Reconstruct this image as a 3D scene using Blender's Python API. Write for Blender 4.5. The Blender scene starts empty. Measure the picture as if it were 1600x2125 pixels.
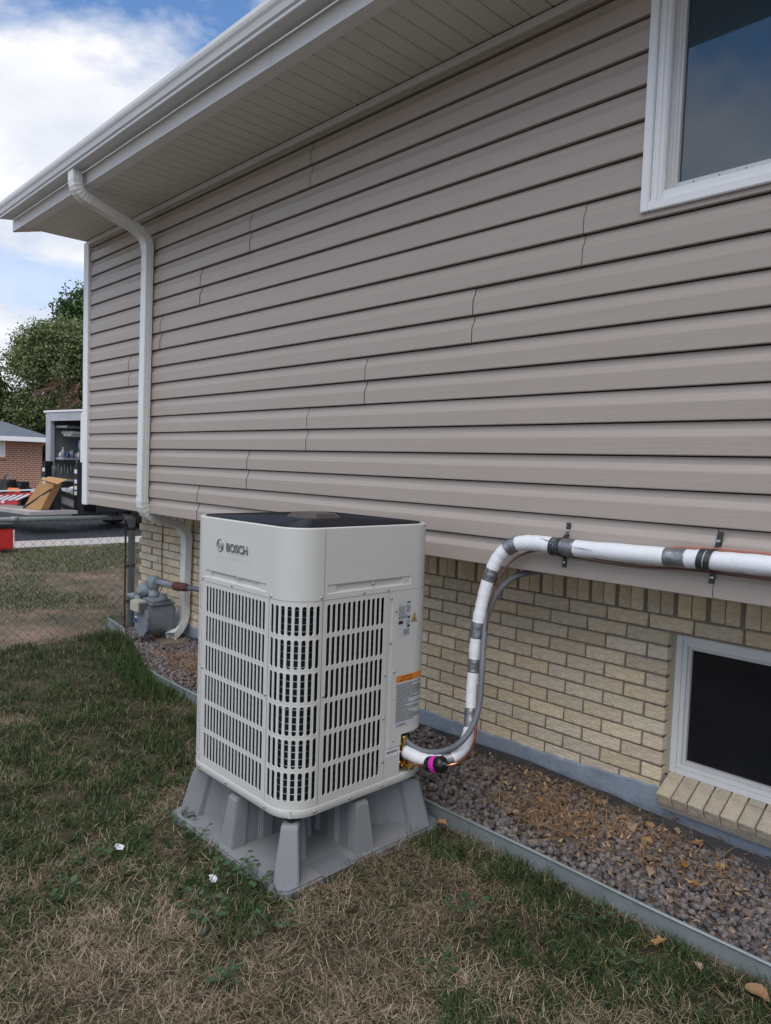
import bpy, bmesh, math, random
import numpy as np
from mathutils import Vector, Matrix

random.seed(7)
RNG = np.random.default_rng(11)
S = bpy.context.scene
COL = S.collection
PI = math.pi

# ------------------------------------------------------------------ camera
CAM_H = 1.58
cam_d = bpy.data.cameras.new('camera')
cam = bpy.data.objects.new('camera', cam_d)
COL.objects.link(cam)
S.camera = cam


def cam_axes(yaw, pitch, roll):
    fw = Vector((-math.sin(yaw) * math.cos(pitch), math.cos(yaw) * math.cos(pitch), -math.sin(pitch)))
    r0 = Vector((math.cos(yaw), math.sin(yaw), 0))
    d0 = fw.cross(r0)
    c, s = math.cos(roll), math.sin(roll)
    return c * r0 + s * d0, -s * r0 + c * d0, fw


_r, _d, _f = cam_axes(math.radians(46.02), math.radians(3.523), math.radians(-1.99))
_m = Matrix((_r, -_d, -_f)).transposed().to_4x4()
_m.translation = Vector((0, 0, CAM_H))
cam.matrix_world = _m
cam_d.sensor_fit = 'HORIZONTAL'
cam_d.sensor_width = 36.0
cam_d.lens = 36.0 * 1510 / 1600
cam_d.clip_start = 0.05
cam_d.clip_end = 900

# ------------------------------------------------------------------ sky and sun
SUN_EL, SUN_AZ = math.radians(60), math.radians(152)     # azimuth clockwise from +Y
W = bpy.data.worlds.new('World')
S.world = W
W.use_nodes = True
nt = W.node_tree
nt.nodes.clear()


def N(t, typ, **kw):
    n = t.nodes.new(typ)
    for k, v in kw.items():
        setattr(n, k, v)
    return n


sky = N(nt, 'ShaderNodeTexSky', sky_type='NISHITA', sun_disc=False)
sky.sun_elevation = SUN_EL
sky.sun_rotation = SUN_AZ
sky.altitude = 1600
sky.air_density = 1.0
sky.dust_density = 1.4
sky.ozone_density = 2.0
tc = N(nt, 'ShaderNodeTexCoord')
sep = N(nt, 'ShaderNodeSeparateXYZ')
nt.links.new(tc.outputs['Generated'], sep.inputs[0])
zz = N(nt, 'ShaderNodeMath', operation='MAXIMUM')
zz.inputs[1].default_value = 0.0
nt.links.new(sep.outputs['Z'], zz.inputs[0])
zp = N(nt, 'ShaderNodeMath', operation='ADD')
zp.inputs[1].default_value = 0.22
nt.links.new(zz.outputs[0], zp.inputs[0])
dv = []
for ax in 'XY':
    d = N(nt, 'ShaderNodeMath', operation='DIVIDE')
    nt.links.new(sep.outputs[ax], d.inputs[0])
    nt.links.new(zp.outputs[0], d.inputs[1])
    dv.append(d)
comb = N(nt, 'ShaderNodeCombineXYZ')
nt.links.new(dv[0].outputs[0], comb.inputs[0])
nt.links.new(dv[1].outputs[0], comb.inputs[1])
CLOUD_OFF = (-5.061, 6.177, 1.768)
mp = N(nt, 'ShaderNodeMapping')
mp.inputs['Location'].default_value = CLOUD_OFF
nt.links.new(comb.outputs[0], mp.inputs[0])
n1 = N(nt, 'ShaderNodeTexNoise')
n1.inputs['Scale'].default_value = 1.5
n1.inputs['Detail'].default_value = 9
n1.inputs['Roughness'].default_value = 0.58
n1.inputs['Distortion'].default_value = 0.35
nt.links.new(mp.outputs[0], n1.inputs['Vector'])
cr = N(nt, 'ShaderNodeValToRGB')
cr.color_ramp.elements[0].position = 0.40
cr.color_ramp.elements[1].position = 0.56
nt.links.new(n1.outputs['Fac'], cr.inputs[0])
n2 = N(nt, 'ShaderNodeTexNoise')
n2.inputs['Scale'].default_value = 3.1
n2.inputs['Detail'].default_value = 6
n2.inputs['Roughness'].default_value = 0.5
nt.links.new(mp.outputs[0], n2.inputs['Vector'])
cr2 = N(nt, 'ShaderNodeValToRGB')
cr2.color_ramp.elements[0].position = 0.33
cr2.color_ramp.elements[0].color = (3.5, 3.75, 4.3, 1)
cr2.color_ramp.elements[1].position = 0.62
cr2.color_ramp.elements[1].color = (4.9, 4.9, 5.0, 1)
nt.links.new(n2.outputs['Fac'], cr2.inputs[0])
mixs = N(nt, 'ShaderNodeMix', data_type='RGBA')
hz = N(nt, 'ShaderNodeMapRange')
hz.inputs['From Min'].default_value = 0.42
hz.inputs['From Max'].default_value = 0.10
hz.inputs['To Max'].default_value = 0.85
nt.links.new(zz.outputs[0], hz.inputs['Value'])
mxf = N(nt, 'ShaderNodeMath', operation='MAXIMUM')
nt.links.new(cr.outputs[0], mxf.inputs[0])
nt.links.new(hz.outputs[0], mxf.inputs[1])
nt.links.new(mxf.outputs[0], mixs.inputs['Factor'])
hsv = N(nt, 'ShaderNodeHueSaturation')
hsv.inputs['Saturation'].default_value = 1.12
nt.links.new(sky.outputs[0], hsv.inputs['Color'])
nt.links.new(hsv.outputs[0], mixs.inputs['A'])
nt.links.new(cr2.outputs[0], mixs.inputs['B'])
bg = N(nt, 'ShaderNodeBackground')
bg.inputs['Strength'].default_value = 0.15
nt.links.new(mixs.outputs['Result'], bg.inputs['Color'])
wo = N(nt, 'ShaderNodeOutputWorld')
nt.links.new(bg.outputs[0], wo.inputs['Surface'])

sun_d = bpy.data.lights.new('sun', 'SUN')
sun_d.energy = 1.5
sun_d.angle = math.radians(62)
sun_d.color = (1.0, 0.955, 0.895)
sun = bpy.data.objects.new('sun', sun_d)
COL.objects.link(sun)
_sd = Vector((math.sin(SUN_AZ) * math.cos(SUN_EL), math.cos(SUN_AZ) * math.cos(SUN_EL), math.sin(SUN_EL)))
sun.rotation_euler = (-_sd).to_track_quat('-Z', 'Y').to_euler()
sun.location = (0, -5, 12)

S.render.engine = 'CYCLES'
S.view_settings.view_transform = 'Standard'
S.view_settings.look = 'None'
S.view_settings.gamma = 1
S.view_settings.use_curve_mapping = False
S.view_settings.exposure = 0.5


# ------------------------------------------------------------------ materials
def mat(name, c, rough=0.6, metal=0.0, c2=None, nscale=6.0, namt=0.5, bump=0.0, bscale=60.0, stretch=(1, 1, 1),
        rand=0.0, island=0.0, ior=1.45, detail=4, attr=None, rnoise=0.0):
    m = bpy.data.materials.new(name)
    m.use_nodes = True
    t = m.node_tree
    p = t.nodes['Principled BSDF']
    p.inputs['Roughness'].default_value = rough
    p.inputs['Metallic'].default_value = metal
    p.inputs['IOR'].default_value = ior
    out = None
    tcn = N(t, 'ShaderNodeTexCoord')
    mpn = N(t, 'ShaderNodeMapping')
    mpn.inputs['Scale'].default_value = stretch
    t.links.new(tcn.outputs['Object'], mpn.inputs[0])
    if attr:
        a = N(t, 'ShaderNodeAttribute')
        a.attribute_name = attr
        out = a.outputs['Color']
    elif c2 is not None:
        n = N(t, 'ShaderNodeTexNoise')
        n.inputs['Scale'].default_value = nscale
        n.inputs['Detail'].default_value = detail
        n.inputs['Roughness'].default_value = 0.6
        t.links.new(mpn.outputs[0], n.inputs['Vector'])
        r = N(t, 'ShaderNodeValToRGB')
        r.color_ramp.elements[0].position = 0.5 - namt * 0.5
        r.color_ramp.elements[1].position = 0.5 + namt * 0.5
        r.color_ramp.elements[0].color = (*c, 1)
        r.color_ramp.elements[1].color = (*c2, 1)
        t.links.new(n.outputs['Fac'], r.inputs[0])
        out = r.outputs[0]
    if rand or island:
        src = N(t, 'ShaderNodeObjectInfo').outputs['Random'] if rand else N(t, 'ShaderNodeNewGeometry').outputs['Random Per Island']
        k = rand or island
        mr = N(t, 'ShaderNodeMapRange')
        mr.inputs['To Min'].default_value = 1 - k
        mr.inputs['To Max'].default_value = 1 + k
        t.links.new(src, mr.inputs['Value'])
        hs = N(t, 'ShaderNodeHueSaturation')
        t.links.new(mr.outputs[0], hs.inputs['Value'])
        w = N(t, 'ShaderNodeTexWhiteNoise', noise_dimensions='1D')
        t.links.new(src, w.inputs['W'])
        mr2 = N(t, 'ShaderNodeMapRange')
        mr2.inputs['To Min'].default_value = 1 - k * 1.2
        mr2.inputs['To Max'].default_value = 1 + k * 1.2
        t.links.new(w.outputs['Value'], mr2.inputs['Value'])
        t.links.new(mr2.outputs[0], hs.inputs['Saturation'])
        mr3 = N(t, 'ShaderNodeMapRange')
        mr3.inputs['To Min'].default_value = .5 - k * .05
        mr3.inputs['To Max'].default_value = .5 + k * .012
        w2 = N(t, 'ShaderNodeMath', operation='FRACT')
        w3 = N(t, 'ShaderNodeMath', operation='MULTIPLY')
        w3.inputs[1].default_value = 37.7
        t.links.new(w.outputs['Value'], w3.inputs[0])
        t.links.new(w3.outputs[0], w2.inputs[0])
        t.links.new(w2.outputs[0], mr3.inputs['Value'])
        t.links.new(mr3.outputs[0], hs.inputs['Hue'])
        if out is not None:
            t.links.new(out, hs.inputs['Color'])
        else:
            hs.inputs['Color'].default_value = (*c, 1)
        out = hs.outputs[0]
    if out is not None:
        t.links.new(out, p.inputs['Base Color'])
    else:
        p.inputs['Base Color'].default_value = (*c, 1)
    if bump:
        n = N(t, 'ShaderNodeTexNoise')
        n.inputs['Scale'].default_value = bscale
        n.inputs['Detail'].default_value = 5
        t.links.new(mpn.outputs[0], n.inputs['Vector'])
        b = N(t, 'ShaderNodeBump')
        b.inputs['Strength'].default_value = bump
        b.inputs['Distance'].default_value = 0.01
        t.links.new(n.outputs['Fac'], b.inputs['Height'])
        t.links.new(b.outputs[0], p.inputs['Normal'])
    if rnoise:
        n = N(t, 'ShaderNodeTexNoise')
        n.inputs['Scale'].default_value = nscale * 2.3
        n.inputs['Detail'].default_value = 4
        t.links.new(mpn.outputs[0], n.inputs['Vector'])
        mr = N(t, 'ShaderNodeMapRange')
        mr.inputs['To Min'].default_value = max(0.02, rough - rnoise)
        mr.inputs['To Max'].default_value = min(1, rough + rnoise)
        t.links.new(n.outputs['Fac'], mr.inputs['Value'])
        t.links.new(mr.outputs[0], p.inputs['Roughness'])
    return m


M = {}
M['siding'] = mat('taupe_vinyl', (.385, .333, .292), .42, c2=(.415, .362, .320), nscale=2.2, namt=.6, bump=.10, bscale=9, stretch=(.7, 3, 14), rnoise=.06)
M['trim'] = mat('white_trim', (.78, .79, .80), .38, c2=(.83, .84, .85), nscale=4, namt=.6)
M['gutter'] = mat('white_gutter', (.66, .67, .68), .4, c2=(.74, .75, .76), nscale=3, namt=.7)
M['soffit'] = mat('soffit_vinyl', (.70, .675, .64), .5, c2=(.76, .735, .70), nscale=3, namt=.7)
M['downspout'] = mat('painted_downspout', (.72, .73, .72), .4, c2=(.80, .80, .79), nscale=9, namt=.7)
M['brick'] = mat('cream_brick', (.55, .45, .295), .85, c2=(.86, .755, .57), nscale=26, namt=.62, bump=.9, bscale=42, stretch=(1, 1, 2.2), rand=.12)
M['brick_s'] = mat('cream_brick_far', (.55, .45, .295), .85, c2=(.86, .755, .57), nscale=26, namt=.62, bump=.9, bscale=42, stretch=(1, 1, 2.2), island=.12)
M['sill'] = mat('tan_sill_brick', (.42, .35, .25), .85, c2=(.62, .54, .41), nscale=26, namt=.62, bump=.8, bscale=60, rand=.07)
M['mortar'] = mat('brown_mortar', (.20, .175, .145), .95, c2=(.31, .275, .235), nscale=25, namt=.6, bump=.6, bscale=120)
M['caulk'] = mat('tan_caulk', (.36, .33, .27), .8, c2=(.44, .41, .34), nscale=20)
M['concrete_blue'] = mat('blue_grey_foundation_coat', (.20, .245, .31), .8, c2=(.33, .375, .43), nscale=9, namt=.6, bump=.6, bscale=35)
M['dark_core'] = mat('dark_core', (.03, .028, .026), .9, c2=(.045, .04, .04))
M['cant'] = mat('cantilever_board', (.10, .095, .09), .9, c2=(.14, .13, .12))
M['pane'] = mat('window_glass', (.010, .036, .058), .03, c2=(.018, .050, .074), nscale=3, ior=1.9, bump=.012, bscale=2.2)
M['pane_dark'] = mat('screened_glass', (.009, .010, .013), .10, c2=(.018, .019, .023), nscale=2.5, ior=1.45)
M['sash'] = mat('almond_sash', (.56, .555, .55), .4, c2=(.62, .615, .61))
M['bwin'] = mat('almond_frame', (.66, .67, .66), .4, c2=(.74, .75, .74))
M['cabinet'] = mat('pale_grey_paint', (.565, .565, .54), .36, c2=(.60, .60, .575), nscale=3, namt=.8, bump=.03, bscale=260, rnoise=.04)
M['black_plastic'] = mat('black_plastic', (.012, .013, .017), .45, c2=(.02, .021, .026), nscale=20)
M['fan_wire'] = mat('black_coated_wire', (.012, .014, .020), .38, c2=(.018, .02, .028))
M['cap_brown'] = mat('brown_black_plastic', (.055, .045, .040), .38, c2=(.07, .058, .052), nscale=12)
M['coil'] = mat('dark_coil_fins', (.006, .008, .011), .6, c2=(.014, .018, .022), nscale=60, stretch=(1, 1, .2))
M['tube_metal'] = mat('lit_tube', (.55, .60, .62), .28, 1.0, c2=(.4, .5, .5))  # coil tubing at the corner, its shine put into the colour
M['coil_tube_shaded'] = mat('shaded_tube', (.05, .06, .065), .5, .6, c2=(.08, .09, .095), nscale=20)  # same coil tubing on the flat faces, shade put into the colour
M['stand'] = mat('grey_moulded_plastic', (.205, .212, .226), .48, c2=(.24, .248, .262), nscale=5, namt=.8, bump=.08, bscale=180, rnoise=.08)
M['screw'] = mat('zinc_screw', (.62, .63, .64), .25, 1.0, c2=(.5, .5, .5))
M['chrome'] = mat('dull_chrome', (.40, .41, .40), .25, .8, c2=(.30, .31, .30), nscale=40)
M['label'] = mat('label_film', (.50, .52, .55), .4, c2=(.54, .56, .58))
M['label_light'] = mat('white_label', (.70, .72, .76), .4, c2=(.74, .76, .78))
M['ink'] = mat('black_ink', (.02, .02, .024), .5, c2=(.03, .03, .034))
M['ink_grey'] = mat('grey_ink', (.10, .105, .115), .5, c2=(.14, .145, .155))
M['orange'] = mat('warning_orange', (.72, .21, .02), .45, c2=(.76, .24, .03))
M['yellow'] = mat('warning_yellow', (.72, .40, .03), .45, c2=(.76, .44, .04))
M['wrap'] = mat('white_pipe_wrap', (.76, .78, .82), .5, c2=(.84, .86, .89), nscale=7, namt=.7, bump=.25, bscale=60, stretch=(3, 1, 1))
M['tape'] = mat('duct_tape', (.13, .135, .145), .34, .6, c2=(.36, .37, .385), nscale=11, namt=.5, bump=.6, bscale=26)
M['tape_dark'] = mat('dark_tape', (.07, .075, .085), .33, .4, c2=(.13, .135, .145), nscale=12, bump=.35, bscale=30)
M['conduit'] = mat('grey_conduit', (.13, .14, .16), .42, c2=(.18, .19, .21), nscale=9)
M['copper'] = mat('copper', (.72, .33, .19), .25, 1.0, c2=(.55, .23, .13), nscale=14)
M['brass'] = mat('brass', (.62, .42, .10), .28, 1.0, c2=(.45, .29, .07), nscale=25)
M['filter'] = mat('gloss_black', (.008, .008, .010), .2, c2=(.014, .014, .016))
M['pink'] = mat('magenta_label', (.66, .02, .40), .4, c2=(.70, .03, .44))
M['strapm'] = mat('perforated_strap', (.045, .05, .055), .42, .5, c2=(.08, .085, .09), nscale=30)
M['wire_o'] = mat('orange_wire', (.50, .17, .11), .5, c2=(.58, .26, .19), nscale=30)
M['wire_d'] = mat('brown_wire', (.12, .055, .045), .5, c2=(.2, .11, .1), nscale=30)
M['galv'] = mat('galvanised_edging', (.20, .235, .24), .5, .35, c2=(.33, .365, .37), nscale=7, namt=.6, bump=.15, bscale=30)
M['fence'] = mat('galvanised_pipe', (.33, .37, .40), .5, .1, c2=(.43, .47, .50), nscale=9)
M['fence_wire'] = mat('old_fence_wire', (.05, .046, .045), .7, .0, c2=(.085, .08, .076), nscale=20)
M['rust'] = mat('rusty_iron', (.085, .032, .026), .8, c2=(.14, .06, .045), nscale=30)
M['meter'] = mat('meter_grey', (.15, .175, .20), .6, c2=(.21, .235, .26), nscale=9, bump=.15, bscale=60)
M['meter_pipe'] = mat('grey_pipe_paint', (.17, .20, .235), .55, c2=(.26, .29, .32), nscale=16)
M['cream_plastic'] = mat('cream_plastic', (.42, .41, .32), .5, c2=(.50, .49, .40), nscale=12)
M['rust_stone'] = mat('brown_stone', (.13, .10, .075), .9, c2=(.22, .18, .14), nscale=14, bump=.4, bscale=40)
M['soil'] = mat('dry_soil', (.060, .045, .030), .95, c2=(.125, .10, .068), nscale=7, namt=.6, bump=.5, bscale=50)
M['barrier'] = mat('dark_weed_barrier', (.022, .022, .024), .75, c2=(.045, .045, .048), nscale=8, bump=.3, bscale=20)
M['gravel'] = mat('crushed_rock', (.120, .106, .104), .9, c2=(.225, .202, .196), nscale=30, namt=.7, bump=.6, bscale=140, island=.45)
M['grass'] = mat('grass_blades', (.1, .1, .05), .75, attr='col', ior=1.3)
M['straw'] = mat('dry_needles', (.26, .13, .05), .8, attr='col')
M['leaf_dry'] = mat('dry_leaf', (.22, .11, .045), .8, c2=(.40, .25, .12), nscale=30, rand=.3)
M['leaf_green'] = mat('weed_leaf', (.030, .065, .026), .55, c2=(.05, .095, .04), nscale=30, rand=.2)
M['paper'] = mat('white_paper', (.68, .70, .74), .7, c2=(.78, .79, .82), nscale=60)
M['concrete'] = mat('pale_concrete', (.36, .335, .31), .9, c2=(.46, .43, .40), nscale=3, bump=.2, bscale=50)
M['asphalt'] = mat('dark_asphalt', (.015, .017, .023), .8, c2=(.024, .026, .034), nscale=1.2, bump=.12, bscale=90)
M['black_steel'] = mat('black_steel', (.012, .012, .014), .45, .2, c2=(.025, .025, .028), nscale=14)
M['truck_white'] = mat('white_truck_skin', (.70, .72, .74), .4, c2=(.78, .80, .82), nscale=3)
M['truck_grey'] = mat('grey_truck_frame', (.34, .36, .39), .45, c2=(.44, .46, .49), nscale=3)
M['truck_inside'] = mat('grey_lining', (.20, .21, .22), .7, c2=(.28, .29, .30), nscale=4)
M['tyre'] = mat('tyre_rubber', (.012, .012, .012), .85, c2=(.022, .022, .022), nscale=30)
M['carton'] = mat('corrugated_carton', (.38, .21, .085), .8, c2=(.44, .25, .105), nscale=5)
M['red_plastic'] = mat('red_plastic', (.55, .025, .025), .45, c2=(.62, .035, .035), nscale=6)
M['red_rail'] = mat('red_fibreglass', (.40, .02, .035), .45, c2=(.46, .03, .045), nscale=6)
M['alu'] = mat('aluminium', (.72, .73, .78), .35, .3, c2=(.80, .81, .86))
M['orange_hose'] = mat('orange_hose', (.75, .16, .02), .5, c2=(.8, .2, .03), nscale=10)
M['blue_item'] = mat('blue_plastic', (.02, .06, .22), .5, c2=(.03, .09, .28))
M['nb_roof'] = mat('grey_shingles', (.085, .10, .125), .9, c2=(.16, .18, .21), nscale=4, namt=.7, bump=.6, bscale=22, stretch=(1, 1, 3))
M['bark'] = mat('bark', (.06, .04, .03), .9, c2=(.12, .085, .06), nscale=8)
M['dead_twig'] = mat('dead_twigs', (.16, .085, .06), .85, c2=(.26, .15, .11), nscale=8)
M['leaves'] = mat('tree_leaves', (.05, .08, .03), .6, attr='col', ior=1.35)


# neighbour's brick: far away, the courses are a few pixels high
def nb_brick():
    m = bpy.data.materials.new('red_brick_far')
    m.use_nodes = True
    t = m.node_tree
    p = t.nodes['Principled BSDF']
    p.inputs['Roughness'].default_value = .9
    tcn = N(t, 'ShaderNodeTexCoord')
    sp = N(t, 'ShaderNodeSeparateXYZ')
    t.links.new(tcn.outputs['Object'], sp.inputs[0])
    ad = N(t, 'ShaderNodeMath', operation='ADD')
    t.links.new(sp.outputs['X'], ad.inputs[0])
    t.links.new(sp.outputs['Y'], ad.inputs[1])
    cb = N(t, 'ShaderNodeCombineXYZ')
    t.links.new(ad.outputs[0], cb.inputs[0])
    t.links.new(sp.outputs['Z'], cb.inputs[1])
    b = N(t, 'ShaderNodeTexBrick')
    b.inputs['Scale'].default_value = 1.0
    b.inputs['Brick Width'].default_value = .24
    b.inputs['Row Height'].default_value = .085
    b.inputs['Mortar Size'].default_value = .012
    b.inputs['Color1'].default_value = (.30, .125, .075, 1)
    b.inputs['Color2'].default_value = (.24, .10, .065, 1)
    b.inputs['Mortar'].default_value = (.52, .40, .32, 1)
    t.links.new(cb.outputs[0], b.inputs['Vector'])
    t.links.new(b.outputs['Color'], p.inputs['Base Color'])
    bp = N(t, 'ShaderNodeBump')
    bp.inputs['Strength'].default_value = .4
    bp.inputs['Distance'].default_value = .01
    bp.invert = True
    t.links.new(b.outputs['Fac'], bp.inputs['Height'])
    t.links.new(bp.outputs[0], p.inputs['Normal'])
    return m


M['nb_brick'] = nb_brick()


# far lawn: tan dirt with green patches; near lawn soil under the blades
def lawn_mat():
    m = bpy.data.materials.new('lawn_ground')
    m.use_nodes = True
    t = m.node_tree
    p = t.nodes['Principled BSDF']
    p.inputs['Roughness'].default_value = .95
    tcn = N(t, 'ShaderNodeTexCoord')
    n = N(t, 'ShaderNodeTexNoise')
    n.inputs['Scale'].default_value = .8
    n.inputs['Detail'].default_value = 8
    n.inputs['Roughness'].default_value = .7
    t.links.new(tcn.outputs['Object'], n.inputs['Vector'])
    r = N(t, 'ShaderNodeValToRGB')
    e = r.color_ramp.elements
    e[0].position = .36
    e[0].color = (.040, .050, .022, 1)
    e[1].position = .62
    e[1].color = (.25, .168, .122, 1)
    k = e.new(.48)
    k.color = (.115, .09, .055, 1)
    t.links.new(n.outputs['Fac'], r.inputs[0])
    t.links.new(r.outputs[0], p.inputs['Base Color'])
    n2 = N(t, 'ShaderNodeTexNoise')
    n2.inputs['Scale'].default_value = 45
    n2.inputs['Detail'].default_value = 5
    t.links.new(tcn.outputs['Object'], n2.inputs['Vector'])
    b = N(t, 'ShaderNodeBump')
    b.inputs['Strength'].default_value = .7
    b.inputs['Distance'].default_value = .02
    t.links.new(n2.outputs['Fac'], b.inputs['Height'])
    t.links.new(b.outputs[0], p.inputs['Normal'])
    return m


M['lawn'] = lawn_mat()
M['lawn_soil'] = mat('lawn_soil', (.028, .025, .013), .95, c2=(.085, .064, .038), nscale=5, namt=.6, bump=.8, bscale=60, detail=8)


# ------------------------------------------------------------------ object helpers
def link(o, parent=None):
    COL.objects.link(o)
    if parent is not None:
        o.parent = parent
        o.matrix_parent_inverse = WM[parent.name].inverted()
    WM[o.name] = (WM[parent.name] if False else Matrix.Identity(4)) if o.type == 'MESH' else Matrix.Translation(o.location)
    if o.type == 'MESH' and o.location.length > 0:
        WM[o.name] = Matrix.Translation(o.location)
    return o


WM = {}


def tag(o, label=None, cat=None, group=None, kind=None):
    if label:
        o['label'] = label
    if cat:
        o['category'] = cat
    if group:
        o['group'] = group
    if kind:
        o['kind'] = kind
    return o


def thing(name, loc, label, cat, group=None):
    o = bpy.data.objects.new(name, None)
    o.empty_display_size = .1
    o.location = loc
    link(o)
    return tag(o, label, cat, group)


class MB:
    def __init__(self):
        self.v, self.f, self.s = [], [], []

    def add(self, vs, fs, smooth=False):
        b = len(self.v)
        self.v.extend([tuple(x) for x in vs])
        self.f.extend([tuple(i + b for i in q) for q in fs])
        self.s.extend([smooth] * len(fs))
        return self

    def box(self, x0, x1, y0, y1, z0, z1):
        v = [(x, y, z) for z in (z0, z1) for y in (y0, y1) for x in (x0, x1)]
        return self.add(v, [(0, 2, 3, 1), (4, 5, 7, 6), (0, 1, 5, 4), (2, 6, 7, 3), (0, 4, 6, 2), (1, 3, 7, 5)])

    def obox(self, c, a, b, d):
        """centre and three half-axis vectors"""
        c, a, b, d = map(Vector, (c, a, b, d))
        v = [c + i * a + j * b + k * d for k in (-1, 1) for j in (-1, 1) for i in (-1, 1)]
        return self.add(v, [(0, 2, 3, 1), (4, 5, 7, 6), (0, 1, 5, 4), (2, 6, 7, 3), (0, 4, 6, 2), (1, 3, 7, 5)])

    def bar(self, p, q, w, h, up=(0, 0, 1)):
        p, q = Vector(p), Vector(q)
        t = (q - p)
        a = t.normalized()
        s = a.cross(Vector(up))
        if s.length < 1e-4:
            s = a.cross(Vector((1, 0, 0)))
        s.normalize()
        u = s.cross(a)
        return self.obox((p + q) / 2, t / 2, s * w / 2, u * h / 2)

    def prism(self, pts, vec, smooth=False):
        """closed 3D polygon extruded by vec"""
        n = len(pts)
        vec = Vector(vec)
        v = [Vector(p) for p in pts] + [Vector(p) + vec for p in pts]
        f = [(i, (i + 1) % n, (i + 1) % n + n, i + n) for i in range(n)]
        b = len(self.v)
        self.add(v, f, smooth)
        self.f += [tuple(b + i for i in range(n))[::-1], tuple(b + n + i for i in range(n))]
        self.s += [False, False]
        return self

    def strip(self, prof, vec, smooth=False):
        """open 3D polyline extruded by vec"""
        n = len(prof)
        vec = Vector(vec)
        v = [Vector(p) for p in prof] + [Vector(p) + vec for p in prof]
        return self.add(v, [(i, i + 1, i + 1 + n, i + n) for i in range(n - 1)], smooth)

    def tube(self, path, r, n=10, caps=True, smooth=True, closed=False):
        path = [Vector(p) for p in path]
        m = len(path)
        rr = r if hasattr(r, '__len__') else [r] * m
        vs = []
        u = None
        for i, p in enumerate(path):
            a = path[i - 1] if (i > 0 or closed) else path[0]
            b = path[(i + 1) % m] if (i < m - 1 or closed) else path[-1]
            t = (b - a).normalized()
            if u is None:
                u = t.cross(Vector((0, 0, 1)))
                if u.length < .05:
                    u = t.cross(Vector((1, 0, 0)))
            u = (u - t * u.dot(t)).normalized()
            w = t.cross(u)
            for k in range(n):
                an = 2 * PI * k / n
                vs.append(p + (u * math.cos(an) + w * math.sin(an)) * rr[i])
        fs = []
        for i in range(m if closed else m - 1):
            j = (i + 1) % m
            for k in range(n):
                fs.append((i * n + k, i * n + (k + 1) % n, j * n + (k + 1) % n, j * n + k))
        b = len(self.v)
        self.add(vs, fs, smooth)
        if caps and not closed:
            self.f += [tuple(b + k for k in range(n))[::-1], tuple(b + (m - 1) * n + k for k in range(n))]
            self.s += [False, False]
        return self

    def lathe(self, c, axis, prof, n=20, smooth=True):
        """prof: (radius, distance along the axis)"""
        c, ax = Vector(c), Vector(axis).normalized()
        u = ax.cross(Vector((0, 0, 1)))
        if u.length < .05:
            u = Vector((1, 0, 0))
        u.normalize()
        w = ax.cross(u)
        vs = [c + ax * d + (u * math.cos(2 * PI * k / n) + w * math.sin(2 * PI * k / n)) * r for r, d in prof for k in range(n)]
        fs = [(i * n + k, i * n + (k + 1) % n, (i + 1) * n + (k + 1) % n, (i + 1) * n + k) for i in range(len(prof) - 1) for k in range(n)]
        b = len(self.v)
        self.add(vs, fs, smooth)
        self.f += [tuple(b + k for k in range(n))[::-1], tuple(b + (len(prof) - 1) * n + k for k in range(n))]
        self.s += [False, False]
        return self

    def mesh(self, name):
        me = bpy.data.meshes.new(name)
        me.from_pydata(self.v, [], self.f)
        me.polygons.foreach_set('use_smooth', self.s)
        me.update()
        return me

    def build(self, name, m, parent=None, bevel=0, seg=2, fix=True):
        me = self.mesh(name)
        if fix:
            bm = bmesh.new()
            bm.from_mesh(me)
            bmesh.ops.recalc_face_normals(bm, faces=bm.faces)
            if bevel:
                ed = [e for e in bm.edges if e.is_manifold and e.calc_face_angle(0) > .5]
                bmesh.ops.bevel(bm, geom=ed, offset=bevel, segments=seg, affect='EDGES', clamp_overlap=True)
            bm.to_mesh(me)
            bm.free()
        me.materials.append(M[m] if isinstance(m, str) else m)
        return link(bpy.data.objects.new(name, me), parent)


def instance(name, me, loc, parent, rot=None):
    o = bpy.data.objects.new(name, me)
    o.location = loc
    if rot:
        o.rotation_euler = rot
    return link(o, parent)


def spline(P, n=8):
    P = [Vector(p) for p in P]
    out = []
    for i in range(len(P) - 1):
        p0, p1, p2, p3 = P[max(i - 1, 0)], P[i], P[i + 1], P[min(i + 2, len(P) - 1)]
        for k in range(n):
            t = k / n
            out.append(.5 * ((2 * p1) + (p2 - p0) * t + (2 * p0 - 5 * p1 + 4 * p2 - p3) * t * t + (3 * p1 - p0 - 3 * p2 + p3) * t ** 3))
    out.append(P[-1])
    return out


def np_mesh(name, verts, loops, starts, m, parent=None, col=None, smooth=False):
    me = bpy.data.meshes.new(name)
    nv = len(verts)
    me.vertices.add(nv)
    me.vertices.foreach_set('co', np.asarray(verts, np.float32).ravel())
    me.loops.add(len(loops))
    me.loops.foreach_set('vertex_index', np.asarray(loops, np.int32))
    me.polygons.add(len(starts))
    me.polygons.foreach_set('loop_start', np.asarray(starts, np.int32))
    if smooth:
        me.polygons.foreach_set('use_smooth', np.ones(len(starts), bool))
    me.update(calc_edges=True)
    if col is not None:
        a = me.color_attributes.new('col', 'FLOAT_COLOR', 'POINT')
        c4 = np.ones((nv, 4), np.float32)
        c4[:, :3] = col
        a.data.foreach_set('color', c4.ravel())
    me.materials.append(M[m])
    me.validate()
    return link(bpy.data.objects.new(name, me), parent)


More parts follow.
